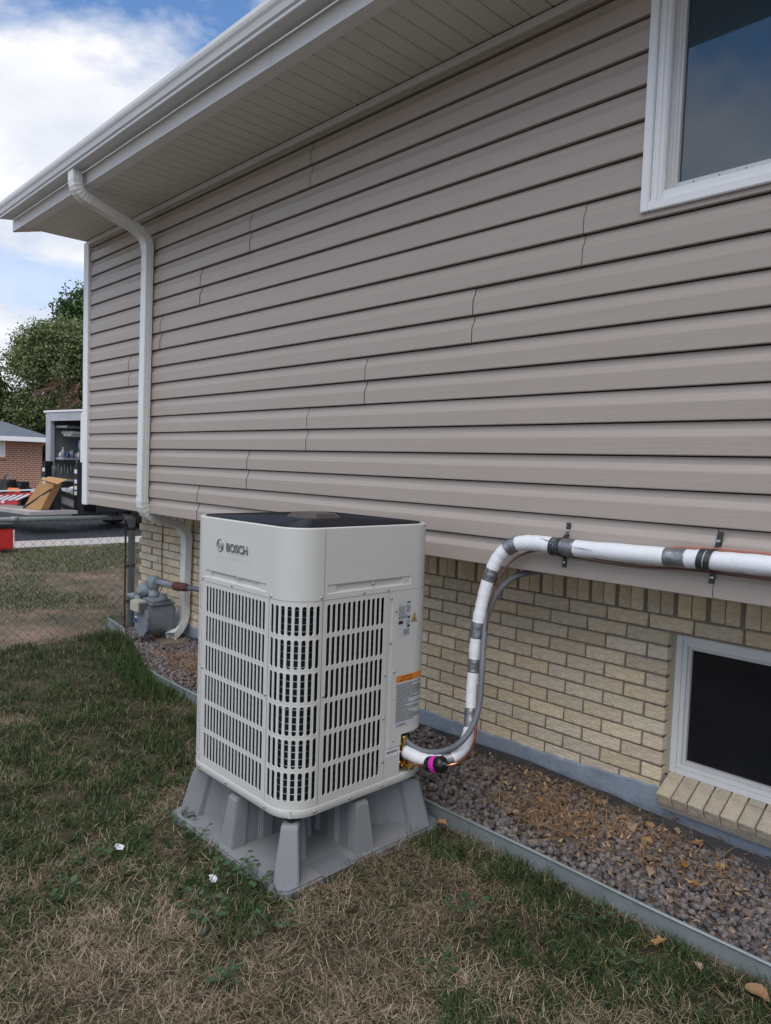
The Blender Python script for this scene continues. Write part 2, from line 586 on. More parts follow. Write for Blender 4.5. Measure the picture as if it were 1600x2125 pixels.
def vnoise(x, y, seed=0):
    """smooth value noise in numpy, 0..1"""
    r = np.random.default_rng(seed).random((256, 256))
    xi, yi = np.floor(x).astype(int), np.floor(y).astype(int)
    fx, fy = x - xi, y - yi
    fx, fy = fx * fx * (3 - 2 * fx), fy * fy * (3 - 2 * fy)
    g = lambda a, b: r[a % 256, b % 256]
    return (g(xi, yi) * (1 - fx) + g(xi + 1, yi) * fx) * (1 - fy) + (g(xi, yi + 1) * (1 - fx) + g(xi + 1, yi + 1) * fx) * fy


def fnoise(x, y, s, seed=0, oct=4):
    o, a, t = 0, 1, 0
    for k in range(oct):
        o = o + a * vnoise(x * s * 2 ** k + 17.3 * k, y * s * 2 ** k + 5.1 * k, seed + k)
        t += a
        a *= .55
    return o / t


# ------------------------------------------------------------------ ground
EDGE = [(-7.6, 2.93), (-6.55, 2.83), (-6.1, 2.77), (-5.6, 2.62), (-5.15, 2.46), (-4.7, 2.355), (-4.15, 2.345), (-3.2, 2.375), (-2.2, 2.397), (-1.2, 2.405), (0, 2.412), (1.6, 2.42)]


def edge_y(x):
    return np.interp(x, [p[0] for p in EDGE], [p[1] for p in EDGE])


tag(MB().add([(-300, -300, -.006), (300, -300, -.006), (300, 300, -.006), (-300, 300, -.006)], [(0, 1, 2, 3)]).build('yard', 'lawn'), 'bare tan yard ground with green patches beyond the fence', kind='structure')
tag(MB().add([(-6.3, -40, 0), (40, -40, 0), (40, 3.2, 0), (-6.3, 3.2, 0)], [(0, 1, 2, 3)]).build('lawn', 'lawn_soil'), 'dark thatchy soil under the lawn grass', kind='structure')
# garden bed of soil between edging and wall
bed = MB()
xs = np.linspace(-6.6, 1.6, 46)
top = [(x, float(edge_y(x)), .045) for x in xs]
bot = [(x, 3.11, .075) for x in xs]
bed.add(top + bot, [(i, i + 1, i + 1 + len(xs), i + len(xs)) for i in range(len(xs) - 1)])
tag(bed.build('garden_bed', 'soil'), 'soil of the narrow rock bed along the brick wall', kind='structure')
tag(MB().box(-14.05, -13.05, -40, 60, -.05, .012).build('sidewalk', 'concrete'), 'pale concrete strip beyond the fence', kind='structure')
tag(MB().box(-27, -14.06, -60, 80, -.05, .008).build('street', 'asphalt'), 'dark asphalt street beyond the concrete strip', kind='structure')

# ------------------------------------------------------------------ house
YS = 2.609          # proud face of the siding
YB = 3.09           # brick face
PITCH, Z0 = .1257, 1.157
XL = -6.555
house = thing('house', (-2.5, 3.1, 0), 'taupe vinyl sided house with cream brick lower wall and white eaves', 'house')

# solid cores (dark, only seen through joints and windows)
core = MB()
core.box(-6.52, 4, 2.74, 8, 1.183, 3.46)
core.build('upper_floor', 'dark_core', house)
c2 = MB()
c2.box(-6.50, -1.397, 3.112, 8, -.2, 1.10)
c2.box(-.36, 4, 3.112, 8, -.2, 1.10)
c2.box(-1.376, -.36, 3.112, 8, -.2, .262)
c2.box(-1.376, -.36, 3.112, 8, .912, 1.10)
c2.box(-1.376, -.36, 3.30, 8, .262, .912)
c2.build('lower_floor', 'dark_core', house)
sheath = MB()     # board behind the siding, with the window hole left open
for x0, x1, z0, z1 in ((XL, -1.30, Z0 + .008, 3.44), (-1.30, -.1, Z0 + .008, 2.60), (-.1, 4, Z0 + .008, 3.44), (-1.30, -.1, 3.36, 3.44)):
    sheath.box(x0 + .002, x1, 2.6335, 2.738, z0, z1)
sheath.build('sheathing', 'dark_core', house)
MB().box(-6.54, 4, 2.745, 3.11, 1.166, 1.182).build('cantilever_underside', 'cant', house)

siding = MB().box(XL + .02, 4, 2.6318, 2.6328, Z0 + .003, 2.53).build('siding', 'dark_core', house)  # dark backing; shows between courses as painted lap shadow


def siding_panel(x0, x1, zb, courses, dy, cut_top=None, cut=None):
    prof = []
    for k in range(courses):
        z = zb + k * PITCH
        w = random.uniform(-.0008, .0008)
        y = YS + dy + w
        prof += [(2.6315, z + .0008), (y + .003, z), (y + .0005, z + .0022), (y, z + .005), (y + .0006, z + .066), (y + .0016, z + .0705), (y + .0125, z + .0905), (y + .0150, z + .095), (y + .0190, z + .1205), (2.6315, z + .1205)]
    if cut_top:
        prof = [(a, min(b, cut_top)) for a, b in prof]
    n = max(1, int((x1 - x0) / .6))
    mb = MB()
    xs_ = [x0 + (x1 - x0) * i / n for i in range(n + 1)]
    if cut:
        xs_ = sorted(xs_ + [cut[0]])
    for a, b in zip(xs_, xs_[1:]):
        pr = prof
        if cut and a >= cut[0] - 1e-6:
            pr = [(p, min(q, cut[1])) for p, q in prof]
        m_ = len(pr) // courses
        for c_ in range(courses):
            mb.strip([(a, p, q) for p, q in pr[c_ * m_:(c_ + 1) * m_]], (b - a, 0, 0))
    return mb.build('siding_panel', 'siding', siding, fix=False)


def gap(x):
    return .0004 + .00032 * abs(x)


SEAMS = {0: [-4.622, -1.026], 1: [-4.0, -.42], 2: [-3.387, .21], 3: [-6.4, -2.896], 4: [-5.754, -2.175], 5: [-5.22, -1.62], 6: [-4.639], 7: [-4.028], 8: [-3.419]}
for k in range(9):
    ends = [XL] + [s for s in SEAMS[k] if s > XL + .2] + [1.4]
    zb = Z0 + 2 * k * PITCH
    flip = k % 2
    for i in range(len(ends) - 1):
        a, b = ends[i] + (gap(ends[i]) if i else 0), ends[i + 1] - gap(ends[i + 1])
        dy = -.0022 * (len(ends) - 2 - i)
        if k < 5 or b < -1.37:
            siding_panel(a, b, zb, 2, dy)
        elif k == 5:
            siding_panel(a, b, zb, 2, dy, cut=(-1.345, 2.595))
        else:
            if a < -1.345:
                siding_panel(a, -1.345, zb, 2, dy)
# the piece under the window (courses below its sill)
siding_panel(XL, -1.345, Z0 + 18 * PITCH, 1, 0, cut_top=3.452)
# corner trim, top channel
ct = MB()
ct.box(-6.66, XL - .001, 2.592, 2.66, 1.150, 3.47)
ct.box(-6.66, -6.60, 2.66, 2.76, 1.150, 3.47)
ct.build('corner_post', 'trim', house, bevel=.003)
MB().box(XL, 4, 2.583, 2.632, 3.435, 3.4725).build('soffit_channel', 'gutter', house, bevel=.002)

# soffit boards, each its own piece
soffit = MB().box(-6.60, 4, 2.14, 2.66, 3.489, 3.497).build('soffit', 'dark_core', house)
bmv = MB()
prof = [(-.0490, 3.4868), (-.0465, 3.4790), (-.0440, 3.4768), (-.001, 3.4768), (.044, 3.4768), (.0465, 3.4790), (.0490, 3.4868)]
bmv.strip([(x, 2.125, z) for x, z in prof], (0, .46, 0))
board = bmv.mesh('soffit_board')
board.materials.append(M['soffit'])
x = -6.55
while x < .6:
    instance('soffit_board', board, (x, 0, random.uniform(-.0006, .0006)), soffit)
    x += .1
MB().box(.6, 4, 2.125, 2.585, 3.4768, 3.486).build('soffit_board', 'soffit', soffit)
# fascia with its lower return, gable return
fa = MB()
fa.box(-6.83, -3.02, 2.055, 2.075, 3.474, 3.64)
fa.box(-3.018, 4, 2.0555, 2.075, 3.474, 3.64)
fa.box(-6.60, 4, 2.075, 2.124, 3.4725, 3.4775)
fa.build('fascia', 'trim', house)
rt = MB()
rt.prism([(-6.83, 2.056, 3.4735), (-6.60, 2.21, 3.4735), (-6.60, 2.056, 3.4735)], (0, 0, .008))
rt.prism([(-6.83, 2.058, 3.474), (-6.60, 2.215, 3.474), (-6.595, 2.64, 3.474), (-6.61, 2.64, 3.474), (-6.62, 2.22, 3.474), (-6.84, 2.064, 3.474)], (0, 0, .16))
rt.build('gable_return', 'soffit', house)
# K-style gutter
gp = [(2.052, 3.572), (2.0, 3.563), (1.953, 3.556), (1.949, 3.560), (1.948, 3.572), (1.938, 3.580), (1.934, 3.592), (1.929, 3.605), (1.920, 3.618), (1.915, 3.632), (1.9145, 3.652), (1.920, 3.657), (1.934, 3.656), (1.936, 3.650)]
gm = MB()
for a, b in ((-6.83, -1.0), (-.9995, 4)):
    gm.strip([(a, y, z) for y, z in gp], (b - a, 0, 0), smooth=False)
gm.prism([(-6.831, y, z) for y, z in gp[:-1]] + [(-6.831, 2.052, 3.655)], (.003, 0, 0))
gm.build('gutter', 'gutter', house, fix=False)
MB().prism([(-6.83, 2.0, 3.665), (-6.83, 8.2, 5.3), (-6.83, 8.2, 5.42), (-6.83, 2.0, 3.70)], (11, 0, 0)).build('roof', 'nb_roof', house)


# downspout: rectangular section with ribs
def rect_sweep(mb, path, w, d):
    path = [Vector(p) for p in path]
    m = len(path)
    sec = []
    for i in range(7):
        sec.append((-w / 2 + w * i / 6, -d / 2 - (.003 if i % 2 == 0 and 0 < i < 6 else 0)))
    for i in range(1, 5):
        sec.append((w / 2 + (.002 if i % 2 == 0 else 0), -d / 2 + d * i / 5))
    for i in range(7):
        sec.append((w / 2 - w * i / 6, d / 2))
    for i in range(1, 5):
        sec.append((-w / 2 - (.002 if i % 2 == 0 else 0), d / 2 - d * i / 5))
    n = len(sec)
    vs = []
    for i, p in enumerate(path):
        t = (path[min(i + 1, m - 1)] - path[max(i - 1, 0)]).normalized()
        u = Vector((1, 0, 0))
        u = (u - t * u.dot(t)).normalized()
        v = t.cross(u)
        k = 1 + (.05 if getattr(rect_sweep, 'rib', False) and i % 2 else 0)
        for a, b in sec:
            vs.append(p + u * a * k - v * b * -1 * k)
    fs = [(i * n + k, i * n + (k + 1) % n, (i + 1) * n + (k + 1) % n, (i + 1) * n + k) for i in range(m - 1) for k in range(n)]
    mb.add(vs, fs, False)


DS = [(-5.285, 1.992, 3.565), (-5.285, 1.992, 3.475), (-5.288, 2.012, 3.425), (-5.295, 2.06, 3.392), (-5.35, 2.49, 3.285), (-5.357, 2.545, 3.255), (-5.362, 2.566, 3.20),
      (-5.395, 2.566, 1.22), (-5.40, 2.585, 1.16), (-5.415, 2.64, 1.12), (-5.52, 2.97, 1.035), (-5.54, 3.022, 1.0), (-5.548, 3.038, .94), (-5.57, 3.038, .27), (-5.566, 3.02, .21), (-5.545, 2.97, .165), (-5.50, 2.88, .125)]


def bend(a, b, c, n=8):
    a, b, c = Vector(a), Vector(b), Vector(c)
    return [(1 - t) ** 2 * a + 2 * t * (1 - t) * b + t * t * c for t in [i / n for i in range(n + 1)]]


dsp = MB()
rect_sweep(dsp, [(-5.293, 2.05, 3.396), (-5.352, 2.50, 3.284)], .082, .058)
rect_sweep(dsp, [(-5.3625, 2.566, 3.185), (-5.394, 2.566, 1.24)], .082, .058)
rect_sweep(dsp, [(-5.415, 2.635, 1.122), (-5.518, 2.965, 1.036)], .082, .058)
rect_sweep(dsp, [(-5.5485, 3.038, .94), (-5.569, 3.038, .27)], .082, .058)
dspo = dsp.build('downspout', 'downspout', house, fix=False)
rect_sweep.rib = True
for a, b, c in (((-5.285, 1.992, 3.50), (-5.286, 1.992, 3.41), (-5.30, 2.085, 3.386)),
                ((-5.343, 2.44, 3.298), (-5.36, 2.566, 3.27), (-5.364, 2.566, 3.15)),
                ((-5.393, 2.566, 1.27), (-5.40, 2.566, 1.13), (-5.43, 2.70, 1.106)),
                ((-5.50, 2.90, 1.054), (-5.545, 3.04, 1.02), (-5.55, 3.038, .88)),
                ((-5.568, 3.038, .32), (-5.575, 3.04, .17), (-5.50, 2.88, .12))):
    e = MB()
    rect_sweep(e, bend(a, b, c, 13), .086, .062)
    e.build('elbow', 'downspout', dspo, fix=False)
o = MB()
rect_sweep.rib = False
rect_sweep(o, [(-5.285, 1.992, 3.563), (-5.285, 1.992, 3.49)], .09, .066)
o.build('outlet', 'downspout', dspo, fix=False)
for y, z, xx in ((2.535, 3.02, -5.39), (2.535, 1.30, -5.42), (3.005, .78, -5.57), (3.005, .34, -5.58)):
    MB().lathe((xx, y, z), (0, -1, 0), [(.006, 0), (.006, .003), (.002, .005)], 8).build('screw', 'screw', dspo)

# upper window
win = MB()
for x0, x1, z0, z1 in ((-1.374, -1.342, 2.562, 3.40), (-.14, -.10, 2.562, 3.40), (-1.342, -.14, 2.562, 2.597), (-1.342, -.14, 3.36, 3.40)):
    win.box(x0, x1, 2.592, 2.636, z0, z1)
wo_ = win.build('window', 'trim', house, bevel=.003)
f1 = MB()
for x0, x1, z0, z1 in ((-1.341, -1.292, 2.598, 3.36), (-.19, -.141, 2.598, 3.36), (-1.292, -.19, 2.598, 2.628), (-1.292, -.19, 3.33, 3.36)):
    f1.box(x0, x1, 2.606, 2.66, z0, z1)
for x0, x1 in ((-1.328, -1.314), (-1.306, -1.296)):
    f1.box(x0, x1, 2.601, 2.607, 2.60, 3.35)
f1.build('frame', 'trim', wo_, bevel=.002)
f2 = MB()
for x0, x1, z0, z1 in ((-1.2915, -1.252, 2.629, 3.33), (-.23, -.191, 2.629, 3.33), (-1.252, -.23, 2.629, 2.652), (-1.252, -.23, 3.30, 3.33)):
    f2.box(x0, x1, 2.628, 2.66, z0, z1)
for x0, x1 in ((-1.283, -1.277), (-1.268, -1.262)):
    f2.box(x0, x1, 2.6245, 2.629, 2.632, 3.32)
f2.build('sash', 'sash', wo_, bevel=.0015)
MB().box(-1.2515, -.2305, 2.645, 2.651, 2.6525, 3.2995).build('pane', 'pane', wo_)
for i in range(4):
    MB().lathe((-1.19 + i * .09, 2.6275, 2.641), (0, -1, 0), [(.0025, 0), (.0025, .001)], 6).build('weep_hole', 'ink', wo_)

# basement window
bw = MB()
for x0, x1, z0, z1 in ((-1.372, -1.345, .275, .895), (-.39, -.364, .275, .895), (-1.345, -.39, .275, .300), (-1.345, -.39, .868, .895)):
    bw.box(x0, x1, 3.128, 3.20, z0, z1)
bwo = bw.build('basement_window', 'bwin', house, bevel=.003)
b1 = MB()
for x0, x1, z0, z1 in ((-1.3445, -1.326, .3005, .8675), (-.409, -.3905, .3005, .8675), (-1.326, -.409, .3005, .320), (-1.326, -.409, .848, .8675)):
    b1.box(x0, x1, 3.135, 3.20, z0, z1)
b1.build('frame', 'bwin', bwo, bevel=.002)
b2 = MB()
for x0, x1, z0, z1 in ((-1.3255, -1.310, .3205, .8475), (-.425, -.4095, .3205, .8475), (-1.310, -.425, .3205, .338), (-1.310, -.425, .832, .8475)):
    b2.box(x0, x1, 3.146, 3.20, z0, z1)
b2.build('sash', 'sash', bwo, bevel=.0015)
MB().box(-1.3095, -.4255, 3.162, 3.167, .3385, .8315).build('pane', 'pane_dark', bwo)
MB().box(-1.396, -1.3725, 3.131, 3.20, .262, .905).build('caulk', 'caulk', bwo)

# brick wall: mortar bed + bricks
mw = MB()
for x0, x1, z0, z1 in ((-6.512, -1.3955, .02, 1.127), (-1.3955, -.36, .02, .262), (-1.3955, -.36, .9, 1.127), (-.36, 1.6, .02, 1.127)):
    mw.box(x0, x1, YB + .009, 3.1115, z0, z1 + .036 if z1 > 1 else z1)
mw.box(-1.400, -1.3955, YB + .007, 3.19, .19, .9)
wall = mw.build('brick_wall', 'mortar', house)
CZ = .0677


def brick_mesh(name, l, d, h, seed, m='brick'):
    r = random.Random(seed)
    mb = MB().box(-l / 2, l / 2, 0, d, -h / 2, h / 2)
    me = mb.mesh(name)
    bm = bmesh.new()
    bm.from_mesh(me)
    bmesh.ops.recalc_face_normals(bm, faces=bm.faces)
    for v in bm.verts:
        v.co += Vector((r.uniform(-.0015, .0015), r.uniform(-.0012, .0012), r.uniform(-.0013, .0013)))
    bmesh.ops.bevel(bm, geom=list(bm.edges), offset=.0028, segments=1, affect='EDGES')
    bm.to_mesh(me)
    bm.free()
    me.materials.append(M[m])
    return me


full = [brick_mesh('brick', .1935, .085, .0575, i) for i in range(5)]
half = [brick_mesh('brick', .0925, .085, .0575, 20 + i) for i in range(3)]
sold = [brick_mesh('brick', .0565, .085, .186, 40 + i) for i in range(4)]
sillm = [brick_mesh('sill_brick', .0620, .140, .060, 60 + i, 'sill') for i in range(3)]
ret = [brick_mesh('brick', .0925, .09, .0575, 80 + i) for i in range(3)]
pool = []     # (priority, mesh list, location)
for row in range(13):
    zt = .974 - row * CZ
    zc = zt - CZ / 2
    off = 0 if row % 2 else .10175
    for k in range(-2, 48):
        # bricks are laid out from the window jamb to the left, then on to the right above the window
        xr = -1.386 - k * .2035 + (off if row % 2 == 0 else 0)
        xl = xr - .2035
        in_win = .25 < zc < .90
        if xr < -6.46 or xl > 1.0:
            continue
        ms, xc = full, (xl + xr) / 2 - 0
        a, b = xl, xr
        if in_win or zc < .25:
            if a >= -1.389:
                if in_win or a < -.36:
                    continue
            if b > -1.38:
                b = -1.386
        if a < -6.47:
            a = -6.53
        ln = b - a
        if ln < .05:
            continue
        if ln < .15:
            ms = half
        pool.append((ms, ((a + b) / 2, YB, zc), abs((a + b) / 2 + 1.6)))
k = 0
x = -6.50
while x < 1.0:
    for j in (0, .0605):
        pool.append((sold, (x + j + .028, YB + random.uniform(-.002, .002), .974 + .004 + .093), abs(x + 1.6)))
    x += .139
# bricks hidden behind the heat pump or past the frame are joined in the far part
def score(loc):
    x, y, z = loc
    if -4.75 < x < -3.02:      # hidden behind the cabinet
        return 1e3
    if x > -.82:
        return 900 + x
    return -x
pool.sort(key=lambda p: score(p[1]))
shown, rest = pool[:290], pool[290:]
for ms, loc, _ in shown:
    l = (loc[0], loc[1] + random.uniform(-.0022, .0022), loc[2])
    instance('brick', random.choice(ms), l, wall, (random.uniform(-.006, .006), random.uniform(-.004, .004), random.uniform(-.008, .008)))
mb = MB()
for ms, loc, _ in rest:
    me = random.choice(ms)
    dy = random.uniform(-.002, .002)
    mb.add([(v.co.x + loc[0], v.co.y + loc[1] + dy, v.co.z + loc[2]) for v in me.vertices], [tuple(p.vertices) for p in me.polygons])
tag(mb.build('farther_bricks', 'brick_s', wall, fix=False), kind='stuff')
# window sill of sloping rowlock bricks
for i in range(15):
    xx = -1.338 + i * .0677
    o = instance('sill_brick', random.choice(sillm), (xx, 3.022 + random.uniform(-.003, .003), .188), wall, (math.radians(27), random.uniform(-.01, .01), random.uniform(-.015, .015)))
smo = MB()
smo.prism([(-1.37, 3.034, .145), (-1.37, 3.135, .145), (-1.37, 3.138, .262), (-1.37, 3.120, .258), (-1.37, 3.022, .206)], (1.02, 0, 0))
smo.build('sill_mortar', 'mortar', wall)
# foundation band: painted concrete with an uneven upper edge that laps over the lowest bricks
fm = MB()
xs = np.linspace(-6.52, -1.386, 300)
tops = .168 + .055 * (fnoise(xs, xs * 0, 1.3, 3) - .35) + .02 * (fnoise(xs, xs * 0, 18, 9) - .5) + np.clip((xs + 2.2) * .045, 0, .03)
lo = [(x, YB - .0105, .03) for x in xs]
md = [(x, YB - .0095, t - .006) for x, t in zip(xs, tops)]
hi = [(x, YB - .0035, t) for x, t in zip(xs, tops)]
bk = [(x, YB + .012, t + .002) for x, t in zip(xs, tops)]
n = len(xs)
fm.add(lo + md + hi + bk, [(r * n + i, r * n + i + 1, (r + 1) * n + i + 1, (r + 1) * n + i) for r in range(3) for i in range(n - 1)])
fm.box(-1.386, 1.6, 3.075, 3.12, .03, .128)
fo = fm.build('foundation', 'concrete_blue', house, fix=False)
# thin spatter of the coating on the bricks
# dark weed barrier turned up against the wall
bb = MB()
bxs = np.linspace(-6.4, 1.5, 120)
h = .088 + .02 * np.sin(bxs * 2.3) + .025 * fnoise(bxs, bxs * 0, 2.0, 5) + np.clip((bxs + 1.7) * .05, 0, .03)
yo = 3.045 - .02 * fnoise(bxs, bxs * 0 + 3, 2.5, 8) - np.clip((bxs + 1.6) * .2, 0, .03)
bb.add([(x, float(a) - .07, .045) for x, a in zip(bxs, yo)] + [(x, float(a) - .02, float(t) * .8) for x, a, t in zip(bxs, yo, h)] + [(x, float(a) + .015, float(t)) for x, a, t in zip(bxs, yo, h)],
       [(r * 120 + i, r * 120 + i + 1, (r + 1) * 120 + i + 1, (r + 1) * 120 + i) for r in range(2) for i in range(119)], True)
tag(bb.build('weed_barrier', 'barrier', fix=False), 'strip of dark weed barrier turned up between the gravel and brick wall', 'weed barrier')

# ------------------------------------------------------------------ heat pump
AW = .757
AX1, AY0 = -2.098, 1.580
AX0, AY1 = AX1 - AW, AY0 + AW
ACX, ACY = (AX0 + AX1) / 2, (AY0 + AY1) / 2
AR = .118
hp = thing('heat_pump', (ACX, ACY, .25), 'pale grey slotted outdoor heat pump unit on a grey plastic stand', 'heat pump')
PER_F = AW - 2 * AR
ARC = AR * PI / 2


def per(s, out=0.0):
    """point on the rounded square; s=0 at the left end of the front face, running to the right face; out = offset outwards"""
    L = 4 * (PER_F + ARC)
    s = s % L
    q = int(s // (PER_F + ARC))
    t = s - q * (PER_F + ARC)
    if t <= PER_F:
        lx, ly = -PER_F / 2 + t, -AW / 2 - out
    else:
        a = (t - PER_F) / AR
        lx, ly = PER_F / 2 + (AR + out) * math.sin(a), -PER_F / 2 - (AR + out) * math.cos(a)
    for _ in range(q):
        lx, ly = -ly, lx
    return ACX + lx, ACY + ly


def s_front(x):
    return x - (AX0 + AR)


def s_right(y):
    return PER_F + ARC + (y - (AY0 + AR))


def shell(mb, s0, s1, z0, z1, out=0.0, step=.02):
    n = max(1, int(round((s1 - s0) / step)))
    vs = []
    for i in range(n + 1):
        x, y = per(s0 + (s1 - s0) * i / n, out)
        vs += [(x, y, z0), (x, y, z1)]
    mb.add(vs, [(2 * i, 2 * i + 2, 2 * i + 3, 2 * i + 1) for i in range(n)], True)


def band(mb, s0, s1, z0, z1, out, back=.012):
    """shell with its four returned edges"""
    shell(mb, s0, s1, z0, z1, out)
    n = max(1, int(round((s1 - s0) / .02)))
    for z in (z0, z1):
        vs = []
        for i in range(n + 1):
            s = s0 + (s1 - s0) * i / n
            vs += [(*per(s, out), z), (*per(s, out - back), z)]
        mb.add(vs, [(2 * i, 2 * i + 2, 2 * i + 3, 2 * i + 1) for i in range(n)])
    for s in (s0, s1):
        a, b = per(s, out), per(s, out - back)
        mb.add([(*a, z0), (*b, z0), (*b, z1), (*a, z1)], [(0, 1, 2, 3)])


ROWS, ZG0, ZG1 = 6, .306, 1.062
RP = (ZG1 - ZG0) / ROWS


def grille(s0, s1, n, frame0, frame1, out=0.0, slot_w=.0128, ztop=1.0725, zbot=.2835, fracw=.63):
    """slotted panel: n slots between s0..s1 in six rows, plain sheet out to frame0 / frame1 and to the top and bottom edges"""
    mb = MB()
    pitch = (s1 - s0) / n
    w = pitch * fracw
    zc0 = ZG0
    K = 5
    for r in range(ROWS):
        za, zb = zc0 + r * RP, zc0 + (r + 1) * RP
        zl, zh = za + .0075 + w / 2, zb - .0075 - w / 2
        for c in range(n):
            sa = s0 + c * pitch
            sb = sa + pitch
            sm = (sa + sb) / 2
            inner, outer = [], []
            for k in range(K + 1):      # lower cap, from left to right
                a = PI + PI * k / K
                inner.append((sm + w / 2 * math.cos(a), zl + w / 2 * math.sin(a)))
                outer.append((sa + (sb - sa) * k / K, za))
            for k in range(K + 1):      # upper cap, from right to left
                a = PI * k / K
                inner.append((sm + w / 2 * math.cos(a), zh + w / 2 * math.sin(a)))
                outer.append((sb + (sa - sb) * k / K, zb))
            m = len(inner)
            mid = [(sm + (p[0] - sm) * 1.13, p[1] + (.0008 if i > K else -.0008)) for i, p in enumerate(inner)]
            vs = [(*per(s, out), z) for s, z in outer] + [(*per(s, out + .0006), z) for s, z in mid] + [(*per(s, out - .0008), z) for s, z in inner] + [(*per(s, out - .0026), z) for s, z in inner]
            fs = []
            for l in range(3):
                fs += [(l * m + i, l * m + (i + 1) % m, (l + 1) * m + (i + 1) % m, (l + 1) * m + i) for i in range(m)]
            mb.add(vs, fs, False)
    shell(mb, frame0, frame1, ZG1, ztop, out, .008)
    shell(mb, frame0, frame1, zbot, ZG0, out, .008)
    if s0 - frame0 > .0005:
        shell(mb, frame0, s0, ZG0, ZG1, out, .01)
    if frame1 - s1 > .0005:
        shell(mb, s1, frame1, ZG0, ZG1, out, .01)
    return mb


SQ = PER_F + ARC
sA, sB = s_front(-2.744), s_front(-2.2515)
sC, sD = s_right(1.7165), s_right(2.0635)
g = .0011
grille(s_front(-2.7125), s_front(-2.2735), 18, sA + g, sB - g).build('grille_panel', 'cabinet', hp, fix=False)
grille(sB + .008, sC - .008, 8, sB + g, sC - g, fracw=.57).build('corner_grille', 'cabinet', hp, fix=False)
grille(s_right(1.7335), s_right(2.0405), 12, sC + g, sD - g, fracw=.61).build('grille_panel', 'cabinet', hp, fix=False)
# left corner and left face (seen at a grazing angle)
LQ = 4 * SQ
grille(LQ + sA - (sC - sB) + .008, LQ + sA - .008, 8, LQ + sA - (sC - sB) + g, LQ + sA - g, fracw=.57).build('corner_grille', 'cabinet', hp, fix=False)
grille(3 * SQ + .0, LQ - ARC - .02, 18, 3 * SQ - .02, LQ + sA - (sC - sB) - g).build('grille_panel', 'cabinet', hp, fix=False)
shell_b = MB()
shell(shell_b, s_right(AY1 - AR) + ARC + .002, 3 * SQ - .022, .2835, 1.0725, 0)
shell_b.build('rear_panel', 'cabinet', hp, fix=False)
# service side: narrow post, then the bowed service panel that stops short of the tray
sE = s_right(2.0835)
post = MB()
shell(post, sD + g, sE - .0006, .4615, 1.0725, -.0015, .01)
shell(post, sD + g, s_right(2.158), .2835, .4605, -.0015, .01)
post.add([(*per(s_right(2.158), -.0015), .2835), (*per(s_right(2.158), -.10), .2835), (*per(s_right(2.158), -.10), .4605), (*per(s_right(2.158), -.0015), .4605)], [(0, 1, 2, 3)])
post.build('corner_post', 'cabinet', hp, fix=False)
sv = MB()
s_end = s_right(AY1 - AR) + ARC
band(sv, sE, s_end, .458, 1.0725, .003, .014)
band(sv, sE, s_right(2.158), .4145, .4575, .003, .006)
sv.build('service_panel', 'cabinet', hp, fix=False)
# recess behind the valves
rc = MB()
rc.box(AX1 - .20, AX1 - .10, 2.16, AY1 - .02, .285, .4565)
rc.build('valve_recess', 'black_plastic', hp)
# upper band with pressed handle recesses
ub = MB()
sF = s_right(1.7195)
ZT = 1.3461


def panel_with_recess(mb, s0, s1, z0, z1, r0, r1, ra, rb, out):
    shell(mb, s0, s1, z0, ra, out)
    shell(mb, s0, s1, rb, z1, out)
    shell(mb, s0, r0, ra, rb, out)
    shell(mb, r1, s1, ra, rb, out)
    lv = [(r0, r1, ra, rb, out), (r0 + .002, r1 - .002, ra + .002, rb - .002, out - .004), (r0 + .045, r1 - .045, ra + .002, rb - .004, out - .004), (r0 + .047, r1 - .047, ra + .007, rb - .006, out - .012)]
    for (a0, a1, b0, b1, o0), (c0, c1, d0, d1, o1) in zip(lv, lv[1:]):
        A = [(*per(s, o0), z) for s, z in ((a0, b0), (a1, b0), (a1, b1), (a0, b1))]
        B = [(*per(s, o1), z) for s, z in ((c0, d0), (c1, d0), (c1, d1), (c0, d1))]
        mb.add(A + B, [(i, (i + 1) % 4, (i + 1) % 4 + 4, i + 4) for i in range(4)])
    c0, c1, d0, d1, o1 = lv[-1]
    mb.add([(*per(s, o1), z) for s, z in ((c0, d0), (c1, d0), (c1, d1), (c0, d1))], [(0, 1, 2, 3)])


panel_with_recess(ub, LQ + sA - (sC - sB), LQ + sF - .0008, 1.0740, ZT - .004, LQ + s_front(-2.722), LQ + s_front(-2.272), 1.0925, 1.1245, .0012)
ub.build('top_band', 'cabinet', hp, fix=False)
ub = MB()
panel_with_recess(ub, sF + .0008, s_end, 1.0740, ZT - .004, s_right(1.736), s_right(2.184), 1.0955, 1.1305, .0012)
ub.build('top_band', 'cabinet', hp, fix=False)
ub = MB()
shell(ub, s_end + .001, LQ + sA - (sC - sB) - .001, 1.0740, ZT - .004, .0012)
ub.build('top_band', 'cabinet', hp, fix=False)
# rolled rim of the top
rim = MB()
rp = [(.0012, ZT - .004), (.0004, ZT - .0012), (-.0025, ZT), (-.016, ZT), (-.019, ZT - .002), (-.020, ZT - .02)]
NS = 120
vs = []
for o_, z in rp:
    vs += [(*per(LQ * i / NS, o_), z) for i in range(NS)]
rim.add(vs, [(r * NS + i, r * NS + (i + 1) % NS, (r + 1) * NS + (i + 1) % NS, (r + 1) * NS + i) for r in range(len(rp) - 1) for i in range(NS)], True)
rim.build('top_rim', 'cabinet', hp, fix=False)
